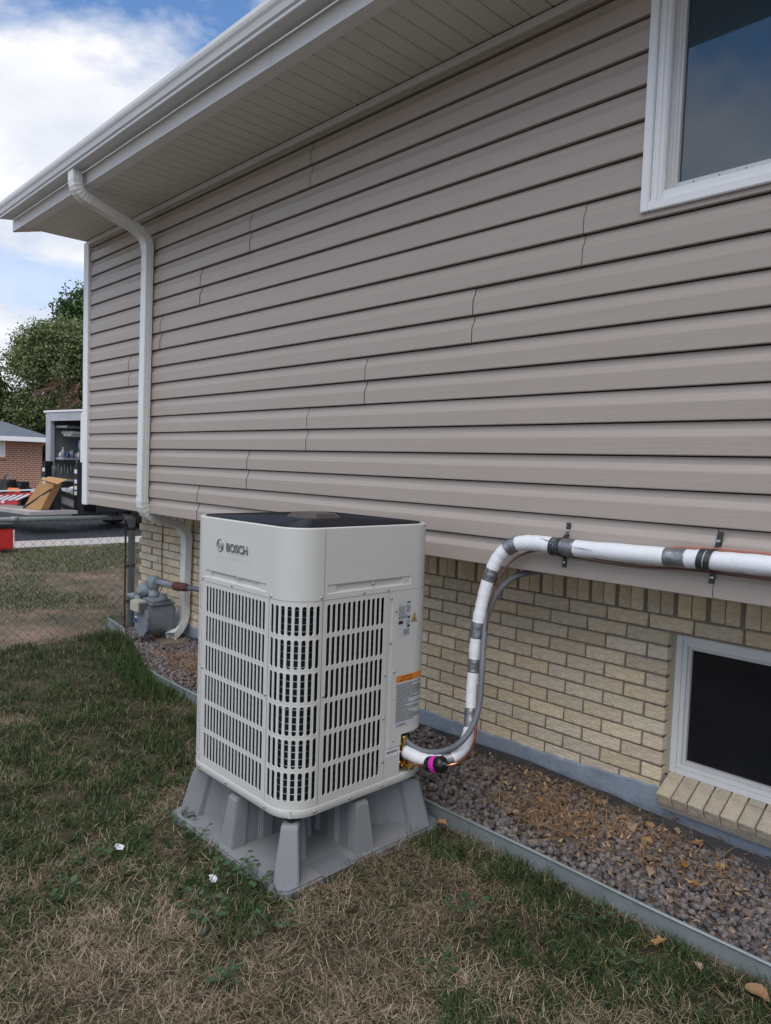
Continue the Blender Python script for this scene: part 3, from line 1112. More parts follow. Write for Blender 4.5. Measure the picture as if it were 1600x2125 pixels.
# base tray
bt = MB()
vs = []
rp = [(-.02, .2505), (.0002, .2505), (.0012, .2515), (.0012, .2810), (.0004, .2826), (-.03, .2828)]
for o_, z in rp:
    vs += [(*per(LQ * i / NS, o_), z) for i in range(NS)]
bt.add(vs, [(r * NS + i, r * NS + (i + 1) % NS, (r + 1) * NS + (i + 1) % NS, (r + 1) * NS + i) for r in range(len(rp) - 1) for i in range(NS)], True)
bt.box(AX0 + .03, AX1 - .03, AY0 + .03, AY1 - .03, .252, .2815)
bt.build('base_tray', 'cabinet', hp, fix=False)
# coil inside
co = MB()
shell(co, s_right(2.15), LQ + s_right(2.05), .285, 1.30, -.045, .03)
co.build('coil', 'coil', hp, fix=False)
for nm, u0, u1, mm, rr_ in (('coil_tubes', s_front(-2.80), sB + .015, 'coil_tube_shaded', .0014), ('corner_tubes', sB + .016, sC - .016, 'tube_metal', .0021), ('coil_tubes', sC - .015, sD, 'coil_tube_shaded', .0014)):
    tb = MB()
    z = .30
    while z < 1.06:
        tb.tube([(*per(u0 + (u1 - u0) * i / 16, -.036), z) for i in range(17)], rr_, 6, caps=False)
        z += .0272
    tb.build(nm, mm, hp, fix=False)
# fan guard on top
td = MB()
td.add([(*per(LQ * i / 60, -.02), ZT - .016) for i in range(60)], [tuple(range(60))])
td.build('fan_opening', 'black_plastic', hp)
fg = MB()
for k in range(24):
    sc = 1 - k * .037
    ring = []
    for i in range(48):
        x, y = per(LQ * i / 48, -.022)
        f = sc
        ring.append((ACX + (x - ACX) * f, ACY + (y - ACY) * f, ZT + .002 + .012 * (1 - f) ** .7))
    fg.tube(ring, .0021, 4, closed=True)
for i in range(36):
    x, y = per(LQ * i / 36, -.022)
    fg.tube([(x, y, ZT + .000), (ACX + (x - ACX) * .6, ACY + (y - ACY) * .6, ZT + .007), (ACX + (x - ACX) * .15, ACY + (y - ACY) * .15, ZT + .012)], .0022, 4, caps=False)
fg.build('fan_guard', 'fan_wire', hp, fix=False)
cp = MB()
oc = lambda r, z: [(ACX + .03 + r * x, ACY - .025 + r * y, z) for x, y in ((-1, -.6), (-.6, -1), (.6, -1), (1, -.6), (1, .6), (.6, 1), (-.6, 1), (-1, .6))]
vs = oc(.098, ZT + .004) + oc(.102, ZT + .010) + oc(.080, ZT + .030) + oc(.05, ZT + .0305)
cp.add(vs, [(r * 8 + i, r * 8 + (i + 1) % 8, (r + 1) * 8 + (i + 1) % 8, (r + 1) * 8 + i) for r in range(3) for i in range(8)] + [tuple(range(24, 32))])
cp.build('fan_cap', 'cap_brown', hp)
# screws
scr = MB().lathe((0, 0, 0), (0, -1, 0), [(.0058, 0), (.0056, .002), (.003, .0042)], 10).mesh('screw')
scr.materials.append(M['screw'])


def screw(s, z, out=.0015):
    x, y = per(s, out)
    a, b = per(s - .002), per(s + .002)
    o = instance('screw', scr, (x, y, z), hp, (0, 0, math.atan2(b[1] - a[1], b[0] - a[0])))


for s, z in ((s_front(-2.735), 1.086), (s_front(-2.51), 1.084), (s_front(-2.237), 1.0835), (s_front(-2.47), 1.116), (s_right(1.707), 1.0845), (s_right(1.92), 1.0835), (s_right(2.052), 1.0835), (s_right(1.97), 1.115),
             (s_right(2.274), 1.082), (s_front(-2.262), .70), (s_front(-2.729), .70), (s_right(1.729), .705), (s_right(2.055), .73), (s_right(2.052), .55), (s_right(2.074), 1.045), (s_right(2.101), .99), (s_right(2.076), .86),
             (s_right(2.102), .735), (s_right(2.11), .444), (s_right(2.055), .366)):
    screw(s, z, .0045 if s > sE else .0015)
for s in (s_front(-2.735), s_front(-2.52), s_front(-2.245), s_right(1.70), s_right(1.875), s_right(2.05)):
    screw(s, .267, .005)


# lettering and emblem
def text(name, body, size, m, parent, loc, rot, ext=.0, align='LEFT', sx=1.0, bold=0.0):
    cu = bpy.data.curves.new(name, 'FONT')
    cu.body = body
    cu.size = size
    cu.extrude = ext
    cu.offset = bold
    cu.align_x = align
    cu.resolution_u = 3
    tmp = bpy.data.objects.new('tmp_text', cu)
    COL.objects.link(tmp)
    dg = bpy.context.evaluated_depsgraph_get()
    me = bpy.data.meshes.new_from_object(tmp.evaluated_get(dg))
    bpy.data.objects.remove(tmp)
    me.name = name
    R = Matrix.Translation(loc) @ rot.to_4x4() @ Matrix.Diagonal((sx, 1, 1, 1))
    me.transform(R)
    me.materials.clear()
    me.materials.append(M[m])
    return link(bpy.data.objects.new(name, me), parent)


RF = Matrix(((1, 0, 0), (0, 0, -1), (0, 1, 0)))          # text lying on a face that looks to -Y
RX = Matrix(((0, 0, 1), (1, 0, 0), (0, 1, 0)))           # text on a face that looks to +X
text('brand_letters', 'BOSCH', .0475, 'chrome', hp, (-2.555, AY0 - .0042, 1.2195), RF, .0022, sx=1.02, bold=.0006)
em = MB()
ring = [(-2.603 + .0245 * math.cos(a), AY0 - .003, 1.2375 + .0245 * math.sin(a)) for a in np.linspace(0, 2 * PI, 33)[:-1]]
em.tube(ring, .0024, 6, closed=True)
for sx in (-1, 1):
    em.tube([(-2.603 + sx * .0085, AY0 - .003, 1.2375 + .0155), (-2.603 + sx * .0085, AY0 - .003, 1.2375 - .0155)], .0016, 6)
    em.tube([(-2.603 + sx * (.0085 + .0085 * math.sin(t)), AY0 - .003, 1.2375 + .0155 * math.cos(t)) for t in np.linspace(0, PI, 9)], .0012, 6)
for dz in (-.006, .006):
    em.tube([(-2.603 - .0085, AY0 - .003, 1.2375 + dz), (-2.603 + .0085, AY0 - .003, 1.2375 + dz)], .0016, 6)
em.build('emblem', 'chrome', hp, fix=False)
MB().box(-2.637, -2.378, AY0 - .0020, AY0 - .0013, 1.190, 1.274).build('emblem_plate', 'cabinet', hp)


# stickers on the service side; print is flat bars where the words cannot be read
def sticker(name, s0, s1, z0, z1, m, out=.0036, th=.0004):
    mb = MB()
    n = 8
    vs = []
    for i in range(n + 1):
        s = s0 + (s1 - s0) * i / n
        vs += [(*per(s, out), z0), (*per(s, out), z1)]
    mb.add(vs, [(2 * i, 2 * i + 2, 2 * i + 3, 2 * i + 1) for i in range(n)], True)
    return mb.build(name, m, hp, fix=False)


def bars(mb, s0, s1, z, h, out, rnd, gap=.35):
    s = s0
    while s < s1 - .003:
        w = min(rnd.uniform(.004, .013), s1 - s)
        a, b = per(s, out), per(s + w, out)
        mb.add([(*a, z), (*b, z), (*b, z + h), (*a, z + h)], [(0, 1, 2, 3)])
        s += w + rnd.uniform(.0012, .0025)


rnd = random.Random(5)
L0, L1 = s_right(2.115), s_right(2.188)
rl = sticker('rating_label', L0, L1, .879, 1.027, 'label')
lm = MB()
for k in range(9):
    bars(lm, L0 + .003, L0 + (.040 if k < 6 else .055), 1.004 - k * .0062, .0032, .0041, rnd)
for k in range(6):
    bars(lm, L0 + .046, L1 - .003, 1.006 - k * .0055, .003, .0041, rnd)
for k in range(5):
    bars(lm, L0 + .048, L1 - .004, .945 - k * .005, .0026, .0041, rnd)
for k in range(5):
    bars(lm, L0 + .034, L1 - .004, .905 - k * .0052, .003, .0041, rnd)
for s0, z0 in ((.008, .953), (.021, .953), (.034, .955)):
    a, b, c = per(L0 + s0 - .004, .0041), per(L0 + s0 + .004, .0041), per(L0 + s0, .0041)
    lm.add([(*a, z0), (*b, z0), (*c, z0 + .009)], [(0, 1, 2)])
lm.build('label_print', 'ink_grey', rl, fix=False)
lk = MB()
for s0, s1, z0, z1 in ((.003, .030, .931, .946), (.056, .070, .953, .962), (.054, .071, .915, .924), (.051, .071, 1.0175, 1.0235)):
    a, b = per(L0 + s0, .0041), per(L0 + s1, .0041)
    lk.add([(*a, z0), (*b, z0), (*b, z1), (*a, z1)], [(0, 1, 2, 3)])
lk.build('label_blocks', 'ink', rl, fix=False)
# triangle
T0 = s_right(2.193)
tg = MB()
a, b, c = per(T0, .0040), per(T0 + .036, .0040), per(T0 + .018, .0040)
tg.add([(*a, .934), (*b, .934), (*c, .974)], [(0, 1, 2)])
tri = tg.build('warning_triangle', 'ink', hp, fix=False)
tg = MB()
a, b, c = per(T0 + .005, .0044), per(T0 + .031, .0044), per(T0 + .018, .0044)
tg.add([(*a, .937), (*b, .937), (*c, .967)], [(0, 1, 2)])
tg.build('triangle_face', 'yellow', tri, fix=False)
tg = MB()
fl = [(-.0045, 0), (.0045, 0), (.006, .005), (.003, .010), (.001, .015), (-.0035, .008), (-.006, .0045)]
tg.add([(*per(T0 + .018 + u, .0047), .940 + v) for u, v in fl], [tuple(range(7))])
tg.build('flame_symbol', 'ink', tri, fix=False)
# orange warning label
W0, W1 = s_right(2.117), s_right(2.288)
wl = sticker('warning_label', W0, W1, .490, .684, 'label')
sticker('orange_header', W0, W1, .684, .713, 'orange')
RXs = RX
wt = text('warning_word', 'WARNING', .0125, 'ink', hp, (AX1 + .0042, 2.158, .7005), RX, 0, sx=.95)
wt = text('warning_word', 'AVERTISSEMENT', .0115, 'ink', hp, (AX1 + .0042, 2.148, .6875), RX, 0, sx=.8)
ws = MB()
for z, yy in ((.7005, 2.147), (.6875, 2.137)):
    ws.add([(AX1 + .0042, yy, z), (AX1 + .0042, yy + .010, z), (AX1 + .0042, yy + .005, z + .0095)], [(0, 1, 2)])
ws.build('warning_symbol', 'ink', hp, fix=False)
wp = MB()
z = .676
while z > .515:
    endf = .97 if rnd.random() > .22 else rnd.uniform(.35, .8)
    bars(wp, W0 + .004, W0 + (W1 - W0) * endf, z - .0048, .0046, .0041, rnd)
    z -= .0078
wp.build('label_print', 'ink_grey', wl, fix=False)
text('label_brand', 'BOSCH', .0125, 'ink', wl, (AX1 + .0042, 2.142, .4965), RX, 0, bold=.0003)
wr = MB()
wr.tube([(AX1 + .0042, 2.131 + .0048 * math.cos(a), .5005 + .0048 * math.sin(a)) for a in np.linspace(0, 2 * PI, 17)[:-1]], .0006, 4, closed=True)
wr.build('label_emblem', 'ink', wl, fix=False)
bl = MB()
bl.box(AX1 - .0008, AX1 + .0002, 2.074, 2.143, .377, .404)
blo = bl.build('barcode_label', 'label_light', hp)
bc = MB()
y = 2.080
while y < 2.138:
    w = rnd.choice((.0008, .0012, .002))
    bc.add([(AX1 + .0005, y, .388), (AX1 + .0005, y + w, .388), (AX1 + .0005, y + w, .400), (AX1 + .0005, y, .400)], [(0, 1, 2, 3)])
    y += w + rnd.choice((.0008, .0014))
bc.build('barcode', 'ink', blo, fix=False)

# valves
vb = MB()
vb.lathe((-2.125, 2.205, .40), (0, 0, 1), [(.014, -.055), (.017, -.05), (.017, -.02), (.013, -.012), (.013, .012), (.016, .016), (.016, .035), (.009, .04)], 12)
vb.lathe((-2.15, 2.205, .362), (1, 0, 0), [(.011, -.04), (.011, .03), (.015, .032), (.015, .05), (.010, .053)], 6, False)
vb.lathe((-2.13, 2.205, .395), (0, -1, 0), [(.011, 0), (.011, .02), (.008, .022)], 6, False)
vb.build('service_valve', 'brass', hp)
vb = MB()
vb.lathe((-2.13, 2.20, .318), (1, 0, 0), [(.010, -.05), (.010, .0), (.015, .002), (.015, .024), (.011, .028), (.011, .05), (.015, .052), (.015, .066), (.008, .07)], 6, False)
vb.lathe((-2.105, 2.20, .318), (0, 0, 1), [(.012, -.018), (.012, .018), (.014, .02), (.014, .034), (.009, .036)], 8, False)
vb.lathe((-2.105, 2.20, .318), (0, -1, 0), [(.009, 0), (.009, .024), (.006, .026)], 6, False)
vb.build('service_valve', 'brass', hp)
vb = MB()
for y, z in ((2.19, .362), (2.188, .318)):
    vb.tube([(-2.22, y, z), (-2.12, y, z)], .0085, 10)
vb.lathe((-2.20, 2.19, .435), (1, 0, 0), [(.012, 0), (.012, .06), (.008, .062)], 10)
vb.build('copper_stub', 'copper', hp)

# ------------------------------------------------------------------ stand
SX0, SX1, SY0, SY1 = -2.893, -2.040, 1.516, 2.386
SCX, SCY = (SX0 + SX1) / 2, (SY0 + SY1) / 2
st = thing('equipment_stand', (SCX, SCY, 0), 'grey moulded plastic riser stand with tapered legs under the heat pump', 'stand')
sl = MB()
r = .055
out = []
for cx, cy, a0 in ((SX1 - r, SY1 - r, 0), (SX0 + r, SY1 - r, 90), (SX0 + r, SY0 + r, 180), (SX1 - r, SY0 + r, 270)):
    for k in range(7):
        a = math.radians(a0 + 15 * k)
        out.append((cx + r * math.cos(a), cy + r * math.sin(a)))
sl.prism([(x, y, -.01) for x, y in out], (0, 0, .042))
sl.build('base_pad', 'stand', st, bevel=.008)
patch = MB().box(-2.145, -2.03, 1.708, 1.868, .0305, .0328).build('textured_patch', mat('stand_patch', (.155, .165, .19), .75, c2=(.19, .20, .225), nscale=30, bump=.4, bscale=220), st)


def rib(dirx, diry, r_out_b, r_out_t, w_b, w_t, r_in=.02, ztop=.228):
    d = Vector((dirx, diry, 0)).normalized()
    p = Vector((-d.y, d.x, 0))
    c = Vector((SCX, SCY, 0))
    mb = MB()
    # stations along the rib with flutes: (fraction, width factor)
    fr = [0, .03, .05, .17, .19, .33, .35, .37, .50, .52, .54, .66, .68, .70, .83, .85, 1.0]
    fl = [1, 1, 1, 1, .72, .72, .72, 1.0, 1.0, 1.0, .74, .74, .74, 1.0, 1.0, .82, .82]
    sec = []
    for f, k in zip(fr, fl):
        rb = r_out_b + (r_in - r_out_b) * f
        rt_ = r_out_t + (r_in - r_out_t) * f
        wb, wt_ = w_b / 2 * k, w_t / 2 * k
        dz = -.012 if f <= .03 else 0
        zt = ztop + (0 if f > .02 else -.006)
        sec.append([c + d * rb - p * wb + Vector((0, 0, .028)), c + d * rb + p * wb + Vector((0, 0, .028)), c + d * rt_ + p * wt_ + Vector((0, 0, zt)), c + d * rt_ - p * wt_ + Vector((0, 0, zt))])
    n = len(sec)
    vs = [v for s_ in sec for v in s_]
    fs = [(4 * i + k, 4 * i + (k + 1) % 4, 4 * i + 4 + (k + 1) % 4, 4 * i + 4 + k) for i in range(n - 1) for k in range(4)]
    fs += [(0, 1, 2, 3)[::-1], tuple(4 * (n - 1) + k for k in range(4))]
    mb.add(vs, fs)
    # shallow rim on the top of the rib
    return mb.build('leg', 'stand', st, bevel=.004)


RD = .550
for sx, sy in ((1, -1), (-1, -1), (1, 1), (-1, 1)):
    rib(sx, sy, RD, RD - .055, .098, .064)
for sx, sy in ((0, -1), (0, 1)):
    rib(sx, sy, .405, .375, .095, .062)
for sx, sy in ((1, 0), (-1, 0)):
    rib(sx, sy, .402, .372, .095, .062)
for sx, sy in ((1, -1), (-1, -1), (1, 1), (-1, 1)):
    MB().box(SCX + sx * .30 - .03, SCX + sx * .30 + .03, SCY + sy * .30 - .03, SCY + sy * .30 + .03, .226, .2512).build('rubber_foot', mat('rubber', (.012, .016, .03), .6), st, bevel=.004)

# ------------------------------------------------------------------ refrigerant line set
LP = [(1.2, 2.56, 1.305), (-.2, 2.56, 1.303), (-.768, 2.56, 1.301), (-1.012, 2.56, 1.297), (-1.148, 2.56, 1.292), (-1.584, 2.56, 1.283), (-1.735, 2.557, 1.285), (-1.835, 2.545, 1.270), (-1.898, 2.522, 1.215), (-1.929, 2.50, 1.127),
      (-1.947, 2.48, 1.01), (-1.953, 2.46, .885), (-1.952, 2.45, .738), (-1.941, 2.43, .597), (-1.921, 2.40, .482), (-1.917, 2.35, .403), (-1.945, 2.28, .364), (-2.01, 2.225, .355), (-2.115, 2.205, .368)]
LS = spline(LP, 10)
ls = thing('insulated_pipe', (-1.9, 2.45, .4), 'white wrapped refrigerant pipe rising beside the heat pump and running along the siding', 'pipe')
LRAD = []
for i, p in enumerate(LS):
    t = i / 10
    LRAD.append(.0338 if t < 6 else (.0338 - .0065 * min(1, (t - 6) / 3)))
# slight lumps
for i in range(len(LRAD)):
    LRAD[i] += .0008 * math.sin(i * 1.7) + .0006 * math.sin(i * .61)
MB().tube(LS, LRAD, 18).build('pipe_wrap', 'wrap', ls, fix=False)


def tape_at(t0, t1, m, grow=.0016, name='tape_band'):
    i0, i1 = int(t0 * 10), int(t1 * 10) + 1
    seg = LS[i0:i1 + 1]
    # resample more finely
    seg = spline(seg, 3)
    mb = MB()
    rr = [np.interp(i0 + j / 3, range(len(LRAD)), LRAD) + grow + random.uniform(-.0006, .0008) for j in range(len(seg))]
    mb.tube(seg, rr, 18)
    return mb.build(name, m, ls, fix=False)


tape_at(3.82, 4.05, 'tape')
tape_at(4.95, 5.25, 'tape')
tape_at(6.95, 7.45, 'tape')
tape_at(8.75, 9.15, 'tape')
tape_at(10.7, 11.15, 'tape')
tape_at(11.85, 12.15, 'tape')
tape_at(13.3, 13.9, 'tape')
tape_at(15.7, 16.1, 'tape')
for pts in ([(-1.70, 2.5325, 1.312), (-1.66, 2.5275, 1.304), (-1.62, 2.5245, 1.300)], [(-1.55, 2.5225, 1.292), (-1.50, 2.522, 1.289), (-1.455, 2.522, 1.287)]):
    MB().tube(pts, [.0006, .0016, .0005], 5).build('seam_split', 'ink_grey', ls, fix=False)

# pipe straps
def strap(x, zc, tilt, label):
    o = thing('pipe_strap', (x, 2.61, zc), label, 'pipe strap', 'perforated straps holding the white pipe')
    mb = MB()
    R = .0375
    y0 = 2.56
    prof = [(2.6085, .100), (2.6085, .058), (2.600, .047)]
    for a in np.linspace(55, -235 + 0, 25):
        pass
    arc = [(y0 + R * math.cos(math.radians(a)), R * math.sin(math.radians(a))) for a in np.linspace(62, 298, 22)]
    prof = [(2.6080, .098), (2.6080, .052), (2.598, .044)] + arc + [(2.598, -.044), (2.6065, -.052), (2.6065, -.088)]
    for dx, wd in ((-.013, .021), (.013, .021)):
        pp = []
        for j, (y, z) in enumerate(prof):
            lift = .0009 if dx > 0 else 0
            pp.append((y - lift, z))
        use = pp if dx > 0 else pp[3:-3]
        vs, n = [], len(use)
        for y, z in use:
            sk = tilt * z
            vs += [(x + dx - wd / 2 + sk, y, zc + z), (x + dx + wd / 2 + sk, y, zc + z)]
        mb.add(vs, [(2 * i, 2 * i + 1, 2 * i + 3, 2 * i + 2) for i in range(n - 1)])
        vs2 = []
        for y, z in use:
            sk = tilt * z
            vs2 += [(x + dx - wd / 2 + sk, y + .0016, zc + z), (x + dx + wd / 2 + sk, y + .0016, zc + z)]
        mb.add(vs2, [(2 * i, 2 * i + 2, 2 * i + 3, 2 * i + 1) for i in range(n - 1)])
    mb.build('band', 'strapm', o, fix=False)
    hb = MB()
    for a in np.linspace(100, 260, 7):
        c = (x + .013, y0 + (R + .0012) * math.cos(math.radians(a)), zc + (R + .0012) * math.sin(math.radians(a)))
        hb.lathe(c, (0, math.cos(math.radians(a)), math.sin(math.radians(a))), [(.0026, -.0002), (.0026, .0004)], 8)
    hb.lathe((x + .013, 2.6075, zc + .085), (0, -1, 0), [(.003, 0), (.003, .0016)], 8)
    hb.build('hole', 'ink_grey', o, fix=False)
    for z in (.064, -.066):
        MB().lathe((x + .013 + tilt * z, 2.605, zc + z), (0, -1, 0), [(.0085, 0), (.0085, .003), (.006, .006), (.003, .007)], 6, False).build('screw', 'screw', o)


strap(-1.637, 1.281, .06, 'dark perforated strap round the pipe next to the bend, left of the two')
strap(-1.035, 1.297, .12, 'dark perforated strap round the pipe near the siding seam, right of the two')

# grey drain / power conduit
cd = spline([(-2.19, 2.20, .46), (-2.154, 2.205, .443), (-2.128, 2.21, .423), (-2.096, 2.22, .398), (-2.035, 2.24, .383), (-1.967, 2.27, .395), (-1.902, 2.30, .438), (-1.866, 2.34, .507), (-1.862, 2.38, .596), (-1.878, 2.41, .721), (-1.906, 2.45, .853), (-1.927, 2.49, .939), (-1.93, 2.53, 1.012), (-1.924, 2.58, 1.068), (-1.901, 2.63, 1.11), (-1.864, 2.67, 1.133), (-1.835, 2.73, 1.139), (-1.80, 2.9, 1.142)], 12)
cr_ = [.0125 + .0006 * (i % 2) for i in range(len(cd))]
tag(MB().tube(cd, cr_, 12).build('conduit', 'conduit', fix=False), 'dark grey flexible conduit looping up from the valves to under the siding', 'conduit')
# liquid line with filter drier
rl_ = thing('liquid_line', (-1.9, 2.2, .35), 'thin copper liquid line with a black filter drier beside the valves', 'pipe')
MB().tube(spline([(-2.10, 2.195, .322), (-2.065, 2.18, .333), (-1.977, 2.18, .357), (-1.912, 2.18, .381), (-1.843, 2.18, .401), (-1.82, 2.22, .414), (-1.823, 2.28, .433), (-1.846, 2.34, .466), (-1.873, 2.38, .51), (-1.89, 2.405, .57), (-1.905, 2.42, .68)], 8), .006, 10).build('copper_tube', 'copper', rl_, fix=False)
fdv = Vector((-1.912, 2.18, .381))
fda = (Vector((-1.843, 2.18, .401)) - Vector((-1.977, 2.18, .357))).normalized()
fd = MB()
fd.lathe(fdv, fda, [(.008, -.066), (.010, -.054), (.022, -.050), (.031, -.042), (.0335, -.034), (.0335, .034), (.031, .042), (.022, .050), (.010, .054), (.008, .066)], 24)
fdo = fd.build('filter_drier', 'filter', rl_)
pl = MB()
pl.lathe(fdv, fda, [(.0338, -.0125), (.0341, -.0120), (.0341, .0120), (.0338, .0125)], 24)
plo = pl.build('drier_label', 'pink', fdo)
# control wires
cw = MB()
wpts = spline([(-1.895, 2.44, .60), (-1.905, 2.455, .749), (-1.905, 2.47, .952), (-1.885, 2.50, 1.100), (-1.855, 2.53, 1.180), (-1.808, 2.565, 1.228), (-1.738, 2.585, 1.252), (-1.667, 2.592, 1.246), (-1.554, 2.592, 1.240), (-1.426, 2.592, 1.236), (-1.287, 2.592, 1.237), (-1.158, 2.588, 1.247), (-1.02, 2.588, 1.250), (-.773, 2.588, 1.250), (1, 2.588, 1.255)], 8)
cw.tube(wpts, .0024, 6)
cw.tube([p + Vector((.001, -.004, .007 + .003 * math.sin(i * .12))) for i, p in enumerate(wpts)], .0022, 6)
tag(cw.build('control_wire', 'wire_d', fix=False), 'pair of thin brown wires sagging below the white pipe on the siding', 'wire')
cw = MB()
w2 = spline([(-1.21, 2.585, 1.308), (-1.126, 2.578, 1.326), (-1.017, 2.573, 1.332), (-.772, 2.57, 1.335), (1, 2.57, 1.34)], 10)
cw.tube(w2, .0026, 6)
cw.tube([p + Vector((0, -.004, .0065)) for p in w2], .0024, 6)
tag(cw.build('control_wire', 'wire_o', fix=False), 'orange wire lying on top of the white pipe past the dark tape', 'wire')
cw = MB()
cw.tube(spline([(-1.895, 2.50, 1.05), (-1.882, 2.505, 1.12), (-1.85, 2.535, 1.19), (-1.795, 2.575, 1.235), (-1.70, 2.60, 1.258)], 8), .0022, 6)
tag(cw.build('control_wire', 'wire_o', fix=False), 'short orange wire inside the bend of the white pipe', 'wire')

# ------------------------------------------------------------------ garden edging
ed = MB()
ep = [(float(x), float(edge_y(x))) for x in np.linspace(-6.62, 1.5, 140)]
vs = []
prof = [(-.003, -.02), (-.003, .072), (-.008, .076), (-.009, .080), (-.004, .084), (.004, .083), (.004, .078), (.001, .074), (.001, -.02)]
for i, (x, y) in enumerate(ep):
    wob = .004 * math.sin(x * 2.1) + .002 * math.sin(x * 7.3)
    for dy, z in prof:
        vs.append((x, y + dy + wob, z - .05 * min(1, max(0, (-4.75 - x) / .3)) * (x > -6.1)))
n = len(prof)
ed.add(vs, [(i * n + k, i * n + k + 1, (i + 1) * n + k + 1, (i + 1) * n + k) for i in range(len(ep) - 1) for k in range(n - 1)], False)
edo = thing('garden_edging', (-2, 2.4, 0), 'galvanised steel edging strip between the lawn and the gravel bed', 'edging')
ed.build('edging_strip', 'galv', edo, fix=False)
for x in (-1.93, .1):
    MB().box(x - .012, x + .03, edge_y(x) - .0075, edge_y(x) - .003, -.01, .071).build('joint_plate', 'galv', edo)


# ------------------------------------------------------------------ gravel
def stone_protos(n=14):
    out = []
    for i in range(n):
        r = random.Random(100 + i)
        bm = bmesh.new()
        for k in range(11):
            v = Vector((r.gauss(0, 1), r.gauss(0, 1), r.gauss(0, 1))).normalized()
            bm.verts.new(Vector((v.x * r.uniform(.85, 1.2), v.y * r.uniform(.7, 1), v.z * r.uniform(.55, .9))))
        bmesh.ops.convex_hull(bm, input=bm.verts)
        loose = [v for v in bm.verts if not v.link_faces]
        bmesh.ops.delete(bm, geom=loose, context='VERTS')
        bmesh.ops.triangulate(bm, faces=bm.faces)
        bm.verts.index_update()
        out.append((np.array([v.co for v in bm.verts]), np.array([[v.index for v in f.verts] for f in bm.faces])))
        bm.free()
    return out


def scatter_stones(name, X, Y, Z, R, m, label):
    protos = stone_protos()
    V, F, base = [], [], 0
    pid = RNG.integers(0, len(protos), len(X))
    for k, (pv, pf) in enumerate(protos):
        idx = np.where(pid == k)[0]
        if not len(idx):
            continue
        q = RNG.normal(size=(len(idx), 4))
        q /= np.linalg.norm(q, axis=1)[:, None]
        w, x, y, z = q.T
        Rm = np.stack([1 - 2 * (y * y + z * z), 2 * (x * y - z * w), 2 * (x * z + y * w), 2 * (x * y + z * w), 1 - 2 * (x * x + z * z), 2 * (y * z - x * w), 2 * (x * z - y * w), 2 * (y * z + x * w), 1 - 2 * (x * x + y * y)], 1).reshape(-1, 3, 3)
        vv = np.einsum('nij,vj->nvi', Rm, pv) * R[idx][:, None, None]
        vv += np.stack([X[idx], Y[idx], Z[idx]], 1)[:, None, :]
        ff = pf[None] + (base + np.arange(len(idx)) * len(pv))[:, None, None]
        V.append(vv.reshape(-1, 3))
        F.append(ff.reshape(-1, 3))
        base += len(idx) * len(pv)
    V, F = np.concatenate(V), np.concatenate(F)
    return tag(np_mesh(name, V, F.ravel(), np.arange(len(F)) * 3, m), label, kind='stuff')


n = 19000
gx = .5 - RNG.uniform(0, 1, n) ** 1.35 * 6.7
ye = edge_y(gx) + .012
gy = ye + (3.062 - ye) * RNG.uniform(0, 1, n)
frac = (gy - ye) / (3.07 - ye)
gz = .048 + .030 * frac + .020 * (fnoise(gx, gy, 2.2, 21) - .5) + RNG.uniform(-.010, .014, n)
gr = RNG.uniform(.007, .0235, n)
scatter_stones('gravel', gx, gy, gz, gr, 'gravel', 'grey and mauve crushed rock filling the bed along the wall')


# ------------------------------------------------------------------ blades (grass, straw, needles)
def blades(name, X, Y, Z, L, Wd, lean, az, C, m, label, droop=.5, curl=0.35):
    n = len(X)
    dx, dy = np.cos(az), np.sin(az)
    px, py = -dy, dx
    curlv = RNG.normal(0, curl, n)
    h1 = np.cos(lean)
    s1 = np.sin(lean)
    l1 = np.minimum(lean + droop * RNG.uniform(.3, 1.2, n), 1.62)
    h2, s2 = np.cos(l1), np.sin(l1)
    b = np.stack([X, Y, Z], 1)
    p = np.stack([px, py, 0 * px], 1)
    mid = b + np.stack([dx * s1 * L * .5, dy * s1 * L * .5, h1 * L * .5], 1)
    ddx, ddy = dx + px * curlv, dy + py * curlv
    tip = mid + np.stack([ddx * s2 * L * .5, ddy * s2 * L * .5, h2 * L * .5], 1)
    tip[:, 2] = np.maximum(tip[:, 2], .004)
    w = Wd[:, None]
    V = np.stack([b - p * w * .5, b + p * w * .5, mid + p * w * .42, mid - p * w * .42, tip], 1)
    V[:, :, 2] += 0
    idx = np.arange(n)[:, None] * 5
    loops = np.concatenate([idx + np.array([0, 1, 2, 3]), idx + np.array([3, 2, 4])], 1).ravel()
    starts = (np.arange(n)[:, None] * 7 + np.array([0, 4])).ravel()
    col = np.repeat(C, 5, axis=0)
    return tag(np_mesh(name, V.reshape(-1, 3), loops, starts, m, col=col), label, kind='stuff')


def in_pad(x, y, m=0.0):
    return (x > SX0 - m) & (x < SX1 + m) & (y > SY0 - m) & (y < SY1 + m)


def in_view(x, y, margin=.35):
    # plan wedge of the picture, widened so that a step to the side still finds grass
    a = np.arctan2(-x, y)
    return (a > math.radians(2)) & (a < math.radians(96))


def lawn_points(n, x0, x1, y0, y1, pw=1.0):
    x = RNG.uniform(x0, x1, n)
    y = RNG.uniform(y0, y1, n)
    k = (y < edge_y(x) - .012) & ~in_pad(x, y, -.005)
    d = np.hypot(x, y)
    k &= RNG.random(n) < np.clip((2.4 / np.maximum(d, .8)) ** pw, .0, 1.0)
    k &= in_view(x, y)
    return x[k], y[k]


